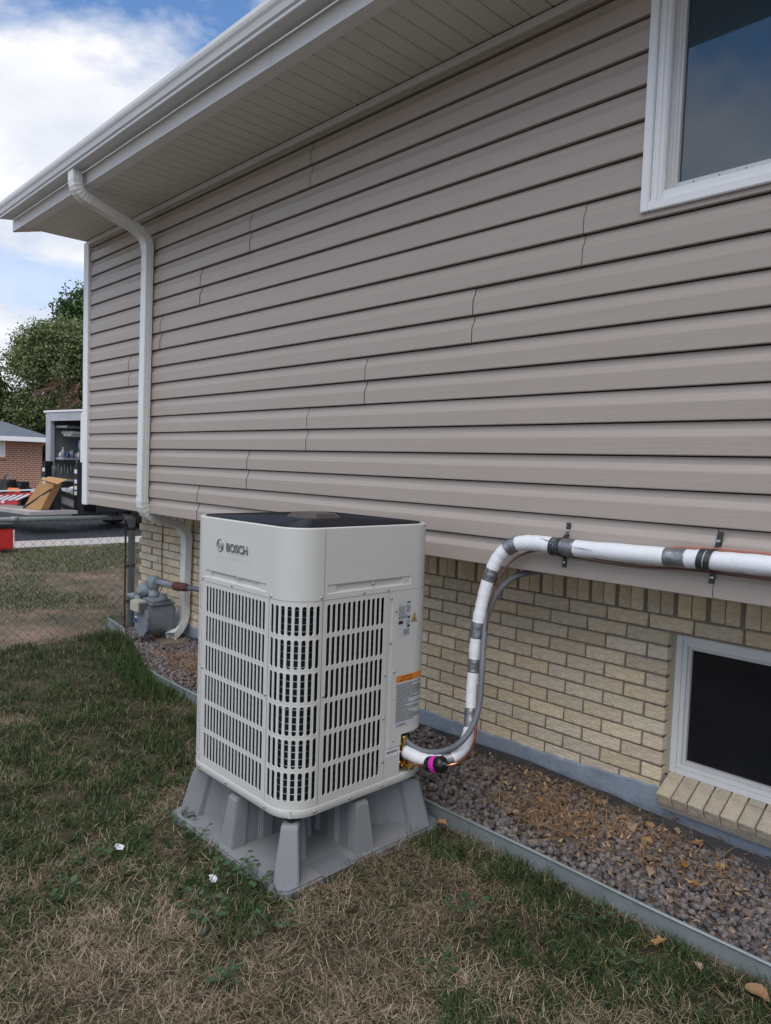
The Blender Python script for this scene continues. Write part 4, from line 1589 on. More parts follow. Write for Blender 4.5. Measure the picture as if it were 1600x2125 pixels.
def greenness(x, y):
    g = fnoise(x, y, 1.7, 40, 5)
    g2 = fnoise(x, y, 5.5, 60, 3)
    v = g * .65 + g2 * .35
    v = .5 + (v - .5) * 1.25 + np.clip((-x - 2.7) * .12, -.03, .22)                     # greener towards the fence
    v = v + .16 * np.exp(-((y - edge_y(x) + .10) / .12) ** 2) * (x > -2.05)    # along the edging
    for gx_, gy_, gr_, ga_ in ((-5.28, 2.0, .7, .12), (-4.76, 2.2, .5, .14), (-3.96, 1.37, .5, .10), (-3.05, .98, .35, .12), (-2.48, 1.27, .13, .16), (-2.06, 1.40, .17, .18), (-1.71, 1.72, .14, .08), (-1.39, 2.2, .28, .14), (-1.05, 2.25, .22, .14), (-1.35, 1.85, .18, .10), (-3.3, 1.36, .22, .10), (-3.94, 2.09, .35, .08),
                             (-2.94, 1.43, .2, -.12), (-1.67, 1.25, .22, -.14), (-2.05, .93, .3, -.12), (-1.84, 1.97, .13, -.12), (-1.72, 2.26, .16, -.10), (-1.45, 1.5, .2, -.12), (-3.45, 1.9, .2, -.14)):
        v = v + ga_ * np.exp(-((x - gx_) ** 2 + (y - gy_) ** 2) / gr_ ** 2)
    return v


def mixc(a, b, t):
    return np.asarray(a)[None] * (1 - t[:, None]) + np.asarray(b)[None] * t[:, None]


# thatch
x, y = lawn_points(620000, -6.35, .3, -.2, 2.9, 1.25)
gn = greenness(x, y)
cl = fnoise(x, y, 13, 140, 3)
k = RNG.random(len(x)) < np.clip(1.05 - (gn - .42) * 4.2, .10, .9) * np.clip((cl - .26) * 3.4, .3, 1)
x, y, gn, cl = x[k], y[k], gn[k], cl[k]
n = len(x)
t = np.clip(RNG.normal(.38, .25, n) + (fnoise(x, y, 3, 77) - .5) * .7, 0, 1)
t = np.where(RNG.random(n) < .14, np.clip(t + .45, 0, 1), t)
C = mixc((.060, .044, .027), (.47, .38, .26), t) * RNG.uniform(.7, 1.2, (n, 1))
blades('dry_grass', x, y, RNG.uniform(.0, .028, n), RNG.uniform(.022, .068, n), RNG.uniform(.0011, .0025, n), RNG.uniform(.8, 1.5, n), RNG.uniform(0, 2 * PI, n), C, 'grass', 'straw coloured dead grass matted over the lawn', curl=.35, droop=.3)
# green blades, in clumps
x, y = lawn_points(640000, -6.35, .3, -.2, 2.9, 1.15)
gn = greenness(x, y)
cl = fnoise(x, y, 11, 160, 3)
k = RNG.random(len(x)) < np.clip((gn - .395) * 5.0, .13, 1) * np.clip((cl - .33) * 4.2, .10, 1)
x, y, gn, cl = x[k], y[k], gn[k], cl[k]
n = len(x)
t = np.clip(RNG.normal(.40, .28, n), 0, 1)
C = mixc((.012, .030, .011), (.070, .105, .036), t)
C *= (.75 + .6 * fnoise(x, y, 4.5, 180))[:, None]
yel = RNG.random(n) < .12
C[yel] = mixc((.13, .12, .05), (.26, .22, .11), RNG.random(yel.sum()))
blades('green_grass', x, y, RNG.uniform(0, .010, n), RNG.uniform(.022, .06, n) * (1 + np.clip((cl - .5) * 1.6, 0, .8)), RNG.uniform(.0018, .0042, n), np.abs(RNG.normal(.8, .4, n)), RNG.uniform(0, 2 * PI, n), C, 'grass', 'short green grass growing through the dry lawn', curl=.5)
# long grass by the bed's left end and the fence
n = 2600
x = RNG.normal(-4.9, .42, n)
y = edge_y(x) - np.abs(RNG.normal(.03, .10, n))
xx = RNG.uniform(-6.3, -5.0, 1300)
yy = RNG.normal(2.62, .12, 1300)
x, y = np.concatenate([x, xx]), np.concatenate([y, np.minimum(yy, edge_y(xx) - .01)])
n = len(x)
C = mixc((.020, .042, .014), (.080, .115, .035), RNG.random(n))
blades('tall_grass', x, y, np.zeros(n), RNG.uniform(.05, .14, n), RNG.uniform(.003, .005, n), np.abs(RNG.normal(.5, .3, n)), RNG.uniform(0, 2 * PI, n), C, 'grass', 'taller green grass along the edging near the gas meter')
# sparse turf beyond the fence
n = 190000
x = RNG.uniform(-13.0, -6.3, n)
y = RNG.uniform(.8, 7.5, n)
g2 = fnoise(x, y, .75, 91, 5) + np.clip((-x - 10.3) * .09, 0, .2) - .03
k = (RNG.random(n) < np.clip((g2 - .47) * 6, .02, 1)) & ((x < -6.6) | (y < 2.8))
x, y = x[k], y[k]
n = len(x)
C = mixc((.035, .060, .028), (.17, .20, .11), RNG.random(n))
yel = RNG.random(n) < .25
C[yel] = mixc((.20, .17, .10), (.34, .30, .2), RNG.random(yel.sum()))
blades('yard_grass', x, y, np.zeros(n), RNG.uniform(.02, .05, n), RNG.uniform(.004, .009, n), np.abs(RNG.normal(.7, .35, n)), RNG.uniform(0, 2 * PI, n), C, 'grass', 'patchy grass over bare dirt in the yard beyond the fence')
# brown needles and dry stems lying on the gravel
parts = []
for cx, cy, sx, sy, n in ((-1.68, 2.66, .17, .10, 420), (-1.40, 2.80, .30, .12, 300), (-1.0, 2.62, .25, .15, 90), (-4.55, 2.68, .33, .12, 1100), (-1.75, 2.95, .25, .05, 260), (-2.05, 2.9, .2, .1, 60)):
    parts.append(np.stack([RNG.normal(cx, sx, n), RNG.normal(cy, sy, n)], 1))
P = np.concatenate(parts)
P = P[(P[:, 1] > edge_y(P[:, 0]) + .02) & (P[:, 1] < 3.06)]
n = len(P)
C = mixc((.20, .10, .045), (.42, .27, .14), RNG.random(n))
blades('dry_needles', P[:, 0], P[:, 1], .075 + .03 * RNG.random(n), RNG.uniform(.06, .16, n), RNG.uniform(.0016, .003, n), RNG.uniform(1.1, 1.5, n), RNG.uniform(0, 2 * PI, n), C, 'straw', 'brown needles and dry stems scattered over the gravel', droop=.35, curl=.8)


# crumbled leaf litter gathered among the needles and along the wall
parts = []
for cx, cy, sx, sy, n in ((-1.66, 2.68, .20, .11, 170), (-1.42, 2.84, .30, .10, 200), (-1.75, 2.98, .35, .035, 130), (-1.05, 2.66, .22, .13, 110), (-2.10, 2.86, .30, .12, 90), (-4.5, 2.7, .35, .12, 160)):
    parts.append(np.stack([RNG.normal(cx, sx, n), RNG.normal(cy, sy, n)], 1))
P = np.concatenate(parts)
P = P[(P[:, 1] > edge_y(P[:, 0]) + .02) & (P[:, 1] < 3.06)]
n = len(P)
C = mixc((.17, .09, .04), (.46, .32, .19), RNG.random(n))
blades('leaf_litter', P[:, 0], P[:, 1], .080 + .03 * RNG.random(n), RNG.uniform(.014, .038, n), RNG.uniform(.006, .016, n), RNG.uniform(.9, 1.5, n), RNG.uniform(0, 2 * PI, n), C, 'straw', 'crumbled brown leaf litter gathered among the needles on the gravel', droop=.5, curl=.6)

# ------------------------------------------------------------------ dry leaves and other litter
def leaf_mesh(seed, lobes):
    r = random.Random(seed)
    pts = []
    n = 15
    for i in range(n):
        a = 2 * PI * i / n
        rad = 1 + (.38 if (i % 3 == 0 and lobes) else (-.22 if i % 3 == 1 and lobes else 0)) + r.uniform(-.1, .1)
        pts.append((rad * math.cos(a), .62 * rad * math.sin(a)))
    mb = MB()
    cz = lambda x, y: .34 * y * y - .22 * x * x + .10 * math.sin(3 * x + seed) + .16 * abs(y)
    vs = [(0, 0, cz(0, 0) - .02)] + [(x * .55, y * .55, cz(x * .55, y * .55)) for x, y in pts] + [(x, y, cz(x, y) + r.uniform(-.06, .14)) for x, y in pts]
    fs = [(0, 1 + i, 1 + (i + 1) % n) for i in range(n)] + [(1 + i, 1 + n + i, 1 + n + (i + 1) % n, 1 + (i + 1) % n) for i in range(n)]
    mb.add(vs, fs, True)
    mb.tube([(-.95, 0, cz(-.95, 0)), (-1.35, .06, .02), (-1.8, .16, .05)], .035, 4)
    me = mb.mesh('dry_leaf')
    me.materials.append(M['leaf_dry'])
    return me


LM = [leaf_mesh(i, i % 2 == 0) for i in range(6)]
leaves = [((-1.399, 2.859), .034, 'large tan oak shaped dry leaf on the gravel near the window corner'),
          ((-1.47, 2.915), .027, 'brown curled dry leaf against the tan one by the window corner'),
          ((-1.355, 2.935), .026, 'pale broken dry leaf behind the tan oak shaped leaf'),
          ((-1.262, 2.975), .026, 'tan folded dry leaf lying by the dark barrier under the first sill bricks'),
          ((-1.165, 2.955), .023, 'small dry leaf below the fifth sill brick, beside the barrier'),
          ((-1.30, 2.80), .022, 'narrow upright dry leaf on dark gravel below the tan oak leaf'),
          ((-1.62, 2.96), .024, 'brown dry leaf near the foundation left of the sill'),
          ((-1.97, 3.03), .020, 'small brown dry leaf at the foot of the foundation near the pipe'),
          ((-1.80, 2.78), .019, 'yellow dry leaf on gravel beside the needle heap'),
          ((-1.55, 2.60), .020, 'tan dry leaf at the lower edge of the needle heap'),
          ((-1.02, 2.83), .028, 'pale tan dry leaf farthest right on the gravel'),
          ((-1.12, 2.74), .023, 'curled beige dry leaf in the right hand straw patch'),
          ((-1.19, 2.60), .022, 'beige dry leaf amid straw on the right gravel'),
          ((-1.04, 2.64), .020, 'yellow brown dry leaf low in the right gravel'),
          ((-1.42, 2.53), .018, 'thin dry leaf close behind the middle of the edging'),
          ((-.70, 2.30), .036, 'large brown dry leaf in the grass at the right picture edge'),
          ((-1.01, 2.305), .023, 'tan dry leaf standing against the grass side of the edging'),
          ((-.87, 2.285), .020, 'small reddish dry leaf on the lawn next to the edging'),
          ((-2.02, 2.36), .020, 'orange brown dry leaf beside the stand near the edging')]
for i, ((x, y), r, lab) in enumerate(leaves):
    onlawn = y < edge_y(x)
    o = bpy.data.objects.new('dry_leaf', LM[i % 6])
    o.location = (x, y, .042 if onlawn else .092 + .01 * random.random())
    o.scale = (r, r, r)
    o.rotation_euler = (random.uniform(-.35, .35), random.uniform(-.35, .35), random.uniform(0, 6.3))
    link(o)
    tag(o, lab, 'leaf', 'dry leaves lying about')


def scrap(x, y, rz, lab):
    mb = MB()
    r = random.Random(int(x * 100))
    n = 5
    vs = [((i - 2) * .009, (j - 2) * .007 + .003 * math.sin(i), r.uniform(0, .014) + .004 * abs(i - 2)) for j in range(n) for i in range(n)]
    mb.add(vs, [(j * n + i, j * n + i + 1, (j + 1) * n + i + 1, (j + 1) * n + i) for j in range(n - 1) for i in range(n - 1) if (i, j) not in ((0, 0), (3, 3))])
    me = mb.mesh('paper_scrap')
    me.materials.append(M['paper'])
    o = bpy.data.objects.new('paper_scrap', me)
    o.location = (x, y, .026)
    o.rotation_euler = (.2, .1, rz)
    link(o)
    tag(o, lab, 'scrap', 'white scraps on the lawn')


scrap(-2.721, 1.219, .9, 'crumpled white scrap on dry lawn, the one farther from the stand')
scrap(-2.288, 1.388, .2, 'crumpled white scrap on dry lawn, the one nearer the stand corner')


def weed(x, y, n, size, lab):
    root = thing('weed', (x, y, 0), lab, 'weed', 'broad leaved weeds in the lawn')
    st_ = MB()
    for i in range(n):
        lf = MB()
        a = random.uniform(0, 2 * PI)
        rr = size * random.uniform(.3, 1)
        bx, by = x + rr * .5 * math.cos(a), y + rr * .5 * math.sin(a)
        h = random.uniform(.02, .075)
        st_.tube([(x + rr * .1 * math.cos(a), y + rr * .1 * math.sin(a), 0), (bx, by, h * .7), (x + rr * math.cos(a), y + rr * math.sin(a), h)], .0012, 4)
        l = random.uniform(.012, .021)
        c = Vector((x + rr * math.cos(a), y + rr * math.sin(a), h))
        d = Vector((math.cos(a + random.uniform(-.7, .7)), math.sin(a + random.uniform(-.7, .7)), random.uniform(-.3, .35))).normalized()
        p = d.cross(Vector((0, 0, 1))).normalized()
        u = p.cross(d)
        q = [c - d * l * .2, c + d * l * .3 + p * l * .55 + u * l * .12, c + d * l + p * l * .42 + u * l * .1, c + d * l * 1.5, c + d * l - p * l * .42 + u * l * .1, c + d * l * .3 - p * l * .55 + u * l * .12]
        lf.add(q, [(0, 1, 2, 3), (0, 3, 4, 5)])
        lf.build('leaf', 'leaf_green', root, fix=False)
    st_.build('stem', 'leaf_green', root, fix=False)


for x, y, n, s, lab in ((-2.80, 1.53, 16, .06, 'broad leaved weed at the left corner of the stand'),
                        (-2.62, 1.50, 14, .06, 'leafy weed at the front edge of the stand left of its middle leg'),
                        (-2.30, 1.49, 22, .09, 'leafy weed at the front edge of the stand right of its middle leg'),
                        (-2.17, 1.50, 18, .07, 'leafy weed closest to the near corner of the stand'),
                        (-2.10, 1.26, 16, .08, 'low dark weed in the lawn just in front of the stand'),
                        (-1.93, 1.40, 14, .07, 'low dark weed on the lawn right of the near stand corner'),
                        (-1.42, 1.66, 12, .06, 'blue green weed in dry lawn at lower middle right'),
                        (-1.02, 2.10, 14, .08, 'dark weed in thick grass toward the edging on the right'),
                        (-2.55, .95, 12, .07, 'low dark weed near the left border of the lawn'),
                        (-3.05, 1.72, 14, .09, 'leafy weed in shade left of the stand'),
                        (-1.72, 2.52, 10, .05, 'small green weed at the gravel edge below the needles'),
                        (-2.22, 1.30, 15, .09, 'broad leaved weed between the nearer scrap and the low weed before the stand'),
                        (-1.55, 1.95, 12, .07, 'dark leafy weed in grass right of the stand, below the edging'),
                        (-1.22, 2.24, 13, .08, 'leafy weed close against the grass side of the edging'),
                        (-2.72, 1.10, 15, .09, 'leafy weed on the lawn left of the farther scrap'),
                        (-1.78, 1.15, 11, .06, 'small weed in the straw at the bottom of the picture')):
    weed(x, y, n, s, lab)

# ------------------------------------------------------------------ chain link fence
FX = -6.25
fe = thing('chain_link_fence', (FX, 2.86, 0), 'low galvanised chain link fence running out from the house corner', 'fence')
FY1, FY0 = 2.88, -1.2
MB().lathe((FX, FY1, 0), (0, 0, 1), [(.030, -.05), (.030, 1.03), (.034, 1.03), (.034, 1.055), (.026, 1.075), (.010, 1.085)], 16).build('post', 'fence', fe)
MB().lathe((FX, FY0, 0), (0, 0, 1), [(.030, -.05), (.030, 1.03), (.034, 1.03), (.034, 1.055), (.026, 1.075), (.010, 1.085)], 16).build('post', 'fence', fe)
MB().tube([(FX, FY0, 1.06), (FX, 2.855, 1.055)], .0205, 12).build('top_rail', 'fence', fe)
MB().tube([(FX, 1.93, 1.0595), (FX, 1.87, 1.0595)], .0235, 12).build('rail_sleeve', 'galv', fe)
MB().obox((FX + .018, 2.815, .535), (.003, 0, 0), (0, .008, 0), (0, 0, .50)).build('tension_bar', 'fence_wire', fe)
for z in (.95, .62, .30):
    b = MB()
    b.lathe((FX, FY1, z), (0, 0, 1), [(.031, -.013), (.0325, -.012), (.0325, .012), (.031, .013)], 16)
    b.obox((FX + .016, 2.835, z), (.004, 0, 0), (0, .03, 0), (0, 0, .012))
    b.build('tension_band', 'fence_wire', fe)
b = MB()
b.tube([(FX, 2.80, 1.058), (FX, 2.86, 1.057), (FX + .01, 2.90, 1.06)], .025, 10)
b.build('rail_end', 'fence', fe)
wm = MB()
DP = .078
k = 0
while FY0 + (k + 1) * DP / 2 < 2.82:
    pts = []
    for j in range(26):
        z = 1.05 - j * DP / 2
        if z < .04:
            break
        left = (j + k) % 2 == 0
        pts.append((FX + .022 + (.0022 if left else -.0022), FY0 + k * DP / 2 + (0 if left else DP / 2), z))
    wm.tube(pts, .0019, 3, caps=False)
    k += 1
tag(wm.build('wire_mesh', 'fence_wire', fe, fix=False), kind='stuff')

# ------------------------------------------------------------------ gas meter
gmx, gmy = -5.62, 2.80
gt = thing('gas_meter', (gmx, gmy, 0), 'old grey gas meter with cream index box by the house corner', 'gas meter')
b = MB()      # body: barrel lying along y with a squarer upper half
sec = []
for a in np.linspace(PI, 2 * PI, 13):
    sec.append((gmx + .108 * math.cos(a), .235 + .105 * math.sin(a)))
sec += [(gmx + .108, .30), (gmx + .098, .385), (gmx - .098, .385), (gmx - .108, .30)]
b.prism([(x, gmy - .10, z) for x, z in sec], (0, .22, 0))
b.build('body', 'meter', gt, bevel=.006)
for y0, dep, gr_ in ((gmy - .125, .024, .014), (gmy + .121, .02, .014)):
    b = MB()
    s2_ = [(gmx + (x - gmx) * 1.10, .23 + (z - .23) * 1.06) for x, z in sec[:13]] + [(gmx + .12, .30), (gmx + .08, .355), (gmx - .08, .355), (gmx - .12, .30)]
    b.prism([(x, y0, z) for x, z in s2_], (0, dep, 0))
    b.build('flange', 'meter', gt, bevel=.004)
for a in np.linspace(PI * 1.02, PI * 1.98, 7):
    MB().lathe((gmx + .112 * math.cos(a), gmy - .124, .235 + .105 * math.sin(a)), (0, -1, 0), [(.009, 0), (.009, .008), (.004, .010)], 6, False).build('bolt', 'meter', gt)
b = MB()
b.box(gmx - .12, gmx + .12, gmy - .095, gmy + .125, .386, .402)
b.box(gmx - .10, gmx + .10, gmy - .07, gmy + .10, .402, .425)
b.build('top_cover', 'meter', gt, bevel=.006)
b = MB()
b.box(gmx - .075, gmx + .065, gmy - .185, gmy - .102, .335, .425)
ib = b.build('index_box', 'cream_plastic', gt, bevel=.008)
b = MB()
b.box(gmx + .0652, gmx + .072, gmy - .172, gmy - .114, .345, .412)
b.build('dial_window', 'ink_grey', ib, bevel=.002)
b = MB()
b.box(gmx - .055, gmx + .02, gmy - .1866, gmy - .1852, .365, .405)
b.build('index_plate', 'cream_plastic', ib)
MB().box(gmx - .11, gmx - .06, gmy - .1266, gmy - .1253, .225, .262).build('data_plate', 'blue_item', gt)
MB().box(gmx - .11, gmx - .06, gmy - .1266, gmy - .1253, .263, .275).build('data_plate', 'label_light', gt)
b = MB()      # outlet collar and pipe
b.lathe((gmx - .085, gmy + .03, .425), (0, 0, 1), [(.045, 0), (.045, .03), (.038, .032), (.038, .075), (.048, .08), (.048, .12), (.03, .14)], 12)
b.build('union', 'meter_pipe', gt)
b = MB()
b.lathe((gmx + .075, gmy + .03, .425), (0, 0, 1), [(.042, 0), (.042, .02), (.030, .022), (.030, .05)], 8, False)
b.build('union', 'meter', gt)
b = MB()
b.lathe((gmx - .085, gmy + .03, .555), (1, .05, -.02), [(.046, -.05), (.05, -.02), (.05, .03), (.036, .05)], 12)
b.tube([(gmx - .05, gmy + .03, .56), (gmx + .17, gmy + .10, .545)], .026, 12)
b.build('outlet_pipe', 'meter_pipe', gt)
b = MB()
b.lathe((gmx + .15, gmy + .095, .545), (1, .25, 0), [(.034, 0), (.036, .015), (.036, .10), (.034, .115), (.030, .15)], 12)
b.build('coupling', 'rust', gt)
MB().tube([(gmx + .28, gmy + .13, .545), (gmx + .60, gmy + .20, .55), (gmx + .64, 3.1, .55)], .022, 12).build('house_pipe', 'conduit', gt)
b = MB()      # inlet riser with shut-off and regulator
b.tube([(gmx - .26, gmy - .02, -.03), (gmx - .26, gmy - .02, .36)], .026, 12)
b.lathe((gmx - .26, gmy - .02, .30), (0, 0, 1), [(.04, 0), (.044, .02), (.044, .07), (.036, .09), (.036, .12)], 12)
b.tube([(gmx - .26, gmy - .02, .40), (gmx - .25, gmy - .01, .47), (gmx - .20, gmy + .02, .49), (gmx - .10, gmy + .03, .44)], .024, 12)
b.lathe((gmx - .29, gmy - .03, .40), (-1, -.3, 0), [(.03, 0), (.03, .05), (.022, .055), (.022, .09)], 12)
b.build('inlet_pipe', 'meter_pipe', gt)
b = MB()
b.lathe((gmx - .20, gmy - .01, .47), (.3, -1, .2), [(.055, -.03), (.065, -.02), (.065, .005), (.05, .02), (.03, .05)], 16)
b.build('regulator', 'meter_pipe', gt)
b = MB()
b.tube([(gmx + .02, gmy, -.03), (gmx + .02, gmy, .12)], .02, 8)
b.build('support_leg', 'rust', gt)
tag(MB().tube(spline([(-6.06, 3.086, 1.12), (-6.065, 3.083, .97), (-6.075, 3.082, .75), (-6.068, 3.081, .58), (-6.07, 3.08, .42), (-6.0, 3.0, .36)], 6), .0045, 6).build('ground_wire', 'wire_d', fix=False), 'thin reddish wire hanging down the brick above the gas meter', 'wire')
b = MB()
b.prism([(-5.63, 2.78, .01), (-5.36, 2.74, .01), (-5.30, 2.96, .01), (-5.62, 3.02, .01)], (0, 0, .085))
tag(b.build('splash_block', 'rust_stone', bevel=.02), 'low brown stone lump under the downspout outlet', 'splash block')

# ------------------------------------------------------------------ cargo truck in the street
TA = Vector((-15.35, 6.05, 0))
tX = Vector((-.99, -.14, 0)).normalized()      # across the rear, to the left as seen
tY = Vector((-.14, .99, 0)).normalized()       # towards the cab
tZ = Vector((0, 0, 1))


def TP(a, l, z):
    return TA + tX * a + tY * l + tZ * z


def tbox(mb, a0, a1, l0, l1, z0, z1):
    mb.obox(TP((a0 + a1) / 2, (l0 + l1) / 2, (z0 + z1) / 2), tX * (a1 - a0) / 2, tY * (l1 - l0) / 2, tZ * (z1 - z0) / 2)
    return mb


tr = thing('cargo_truck', tuple(TP(.8, 2, 0)), 'white box truck with an open rear full of tools and a black lift gate', 'truck')
TW = 1.62
b = MB()
tbox(b, 0, .035, 0, 5, .62, 2.52)
tbox(b, TW - .035, TW, 0, 5, .62, 2.52)
tbox(b, 0, TW, 4.9, 5, .62, 2.52)
b.build('box_body', 'truck_white', tr)
b = MB()
tbox(b, -.02, TW + .08, -.05, 5.05, 2.52, 2.57)
b.build('roof', 'truck_white', tr, bevel=.01)
b = MB()
tbox(b, .002, .17, -.03, .06, .62, 2.515)
b.build('door_post', 'truck_white', tr, bevel=.01)
b = MB()
tbox(b, TW - .21, TW - .002, -.03, .06, .62, 2.515)
tbox(b, .17, TW - .21, -.03, .06, 2.34, 2.515)
for a in (.32, .7, .88, 1.06, 1.4):
    b.lathe(TP(a, -.03, 2.44), -tY, [(.014, 0), (.012, .008)], 8)
b.build('door_frame', 'truck_grey', tr)
b = MB()
tbox(b, .05, TW - .05, .0, 4.8, .58, .66)
tbox(b, .05, TW - .05, 2.4, 2.45, .66, 2.5)
tbox(b, .04, .09, .1, 2.4, .66, 2.5)
tbox(b, TW - .09, TW - .04, .1, 2.4, .66, 2.5)
b.build('cargo_lining', 'truck_inside', tr)
for z, a0 in ((2.20, .95), (1.50, 1.12), (1.02, 1.2)):
    b = MB()
    tbox(b, a0, TW - .07, .10, 2.2, z, z + .045)
    b.build('shelf', 'truck_grey', tr)
b = MB()
for i in range(5):
    b.tube([TP(1.02 + .09 * i, .22, 2.10 - .05 * (i % 2)), TP(1.02 + .09 * i, 2.2, 2.10 - .05 * (i % 2))], .036, 8)
b.build('stored_pipe', 'sash', tr)
b = MB()
for k in range(3):
    b.tube([TP(.98 + .03 * k, .66 + .22 * math.cos(a), 1.83 + .24 * math.sin(a)) for a in np.linspace(0, 2 * PI, 25)[:-1]], .026, 8, closed=True)
b.build('hose_reel', 'cream_plastic', tr)
b = MB()
b.obox(TP(1.2, .62, 1.84), tX * .06, tY * .12, tZ * .14)
b.build('stored_box', 'blue_item', tr, bevel=.02)
rr = random.Random(3)
for i in range(13):
    b = MB()
    hgt = rr.uniform(.09, .24)
    b.lathe(TP(rr.uniform(1.18, 1.4), .14 + i * .052, 1.546), tZ, [(.034, 0), (.036, hgt * .65), (.014, hgt * .82), (.014, hgt)], 8)
    b.build('bottle', rr.choice(('label_light', 'label_light', 'sash', 'blue_item', 'truck_grey', 'ink')), tr)
for i in range(9):
    b = MB()
    b.lathe(TP(1.5, .12 + i * .075, 1.18 + .05 * (i % 2)), tZ, [(.012, 0), (.012, .16)], 6)
    b.build('hanging_tool', rr.choice(('alu', 'label_light', 'ink')), tr)
for i in range(8):
    b = MB()
    b.obox(TP(rr.uniform(.9, 1.45), .12 + i * .085, .74 + rr.uniform(0, .05)), (tX * rr.uniform(.05, .1)), tY * rr.uniform(.03, .07), tZ * rr.uniform(.05, .11))
    b.build('stored_box', rr.choice(('label_light', 'cream_plastic', 'label_light', 'red_plastic', 'blue_item', 'truck_grey')), tr, bevel=.01)
MB().tube([TP(1.1, .40, .70), TP(1.15, .44, 1.52)], .018, 6).build('broom_handle', 'cream_plastic', tr)
MB().tube([TP(1.0, .2, .85), TP(1.05, .62, .93)], .05, 8).build('paper_roll', 'label_light', tr)
b = MB()
tbox(b, .1, TW - .1, .3, 6.8, .40, .56)
tbox(b, .2, .35, -.1, 6.5, .32, .42)
tbox(b, TW - .35, TW - .2, -.1, 6.5, .32, .42)
tbox(b, .35, TW - .35, 1.0, 1.25, .25, .42)
b.tube([TP(.15, .9, .36), TP(TW - .1, .9, .36)], .05, 8)
b.build('chassis', 'black_steel', tr)
b = MB()
tbox(b, .05, .45, .2, .26, .28, .33)
b.build('bumper_bar', 'rust', tr)
for a in (.0, TW - .26):
    w = MB()
    w.lathe(TP(a, 1.55, .40), tX, [(.25, 0), (.37, .01), (.40, .05), (.40, .21), (.37, .25), (.25, .26)], 24)
    wo2 = w.build('wheel', 'tyre', tr)
    MB().lathe(TP(a - .01, 1.55, .40), tX, [(.06, -.01), (.22, 0), (.22, .27), (.06, .28)], 16).build('rim', 'truck_grey', wo2)
    w = MB()
    w.lathe(TP(a, 6.0, .40), tX, [(.25, 0), (.37, .01), (.40, .05), (.40, .21), (.37, .25), (.25, .26)], 24)
    w.build('wheel', 'tyre', tr)
b = MB()      # cab, hidden behind the house but part of the truck
tbox(b, .02, TW - .02, 5.25, 6.9, .55, 1.95)
tbox(b, .05, TW - .05, 6.9, 7.5, .55, 1.3)
b.build('cab', 'truck_white', tr, bevel=.08)
for a0 in (-.10, 1.24):      # lift gate uprights
    b = MB()
    tbox(b, a0, a0 + .20, -.22, -.08, .38, 1.36)
    tbox(b, a0 - .02, a0 + .06, -.24, -.06, 1.36, 1.46)
    lp_ = b.build('liftgate_post', 'black_steel', tr, bevel=.008)
    for z in (1.27, 1.06, .93, .82):
        MB().obox(TP(a0 + .09, -.2225, z), tX * .05, tY * .0015, tZ * .04).build('sticker', 'label_light', lp_)
for a0 in (.18, 1.55):      # outer uprights of the gate frame
    b = MB()
    tbox(b, a0, a0 + .20, -.60, -.42, .38, .99)
    lp_ = b.build('liftgate_post', 'black_steel', tr, bevel=.008)
    for z in (.92, .80, .66, .52):
        for da in (.05, .15):
            MB().lathe(TP(a0 + da, -.6015, z), -tY, [(.012, 0), (.010, .006)], 8).build('bolt', 'galv', lp_)
for a0, a1 in ((.02, .26), (1.36, 1.64)):
    b = MB()
    b.bar(TP(a0, -.15, .70), TP(a1, -.50, .86), .05, .09)
    b.bar(TP(a0, -.15, .46), TP(a1, -.50, .60), .05, .05)
    b.build('lift_arm', 'black_steel', tr)
    b = MB()
    b.bar(TP(a0 + .01, -.16, .58), TP(a1 - .01, -.48, .73), .02, .17)
    b.build('lift_plate', 'truck_inside', tr)
b = MB()
tbox(b, -.15, TW + 1.5, -1.25, -.25, .40, .47)
b.build('lift_platform', 'concrete', tr)
b = MB()
for i in range(5):
    b.obox(TP(.2 + i * .16, -.42 - i * .02, .30 - .02 * i), tX * .05, tY * .02, tZ * .03)
b.build('reflector', 'rust', tr)

# cardboard box leaning on the gate post
cb = thing('cardboard_box', tuple(TP(.4, -.9, .47)), 'tall brown cardboard box leaning on the black gate post', 'box')
b = MB()
P0, P1 = TP(.10, -.90, .475), TP(.78, -.93, .475)
Q0, Q1 = TP(-.22, -.78, 1.02), TP(.24, -.82, 1.09)
th = tY * .16
b.add([P0, P1, Q1, Q0, P0 + th, P1 + th, Q1 + th, Q0 + th], [(0, 1, 2, 3), (4, 7, 6, 5), (0, 4, 5, 1), (1, 5, 6, 2), (2, 6, 7, 3), (3, 7, 4, 0)])
b.build('carton', 'carton', cb, bevel=.006)
b = MB()
b.add([Q1 + tZ * .001 - tY * .02, Q0 + tZ * .001 - tY * .02 - tX * .16, Q0 - tX * .20 + tZ * .10 + tY * .16, Q1 + tZ * .06 + tY * .16], [(0, 1, 2, 3)])
b.add([Q1 - tY * .02 - tZ * .004, Q0 - tY * .02 - tX * .16 - tZ * .004, Q0 - tX * .20 + tZ * .096 + tY * .16, Q1 + tZ * .056 + tY * .16], [(3, 2, 1, 0)])
b.build('flap', 'carton', cb, fix=False)
b = MB()
b.bar(P1 * .98 + P0 * .02 - tY * .012, Q0 * .8 + P0 * .2 - tY * .012, .006, .035)
b.build('band', 'black_steel', cb)
MB().obox(Q1 * .86 + Q0 * .14 - tY * .004 - tZ * .05, tX * .09, tY * .002, tZ * .03).build('sticker', 'label_light', cb)

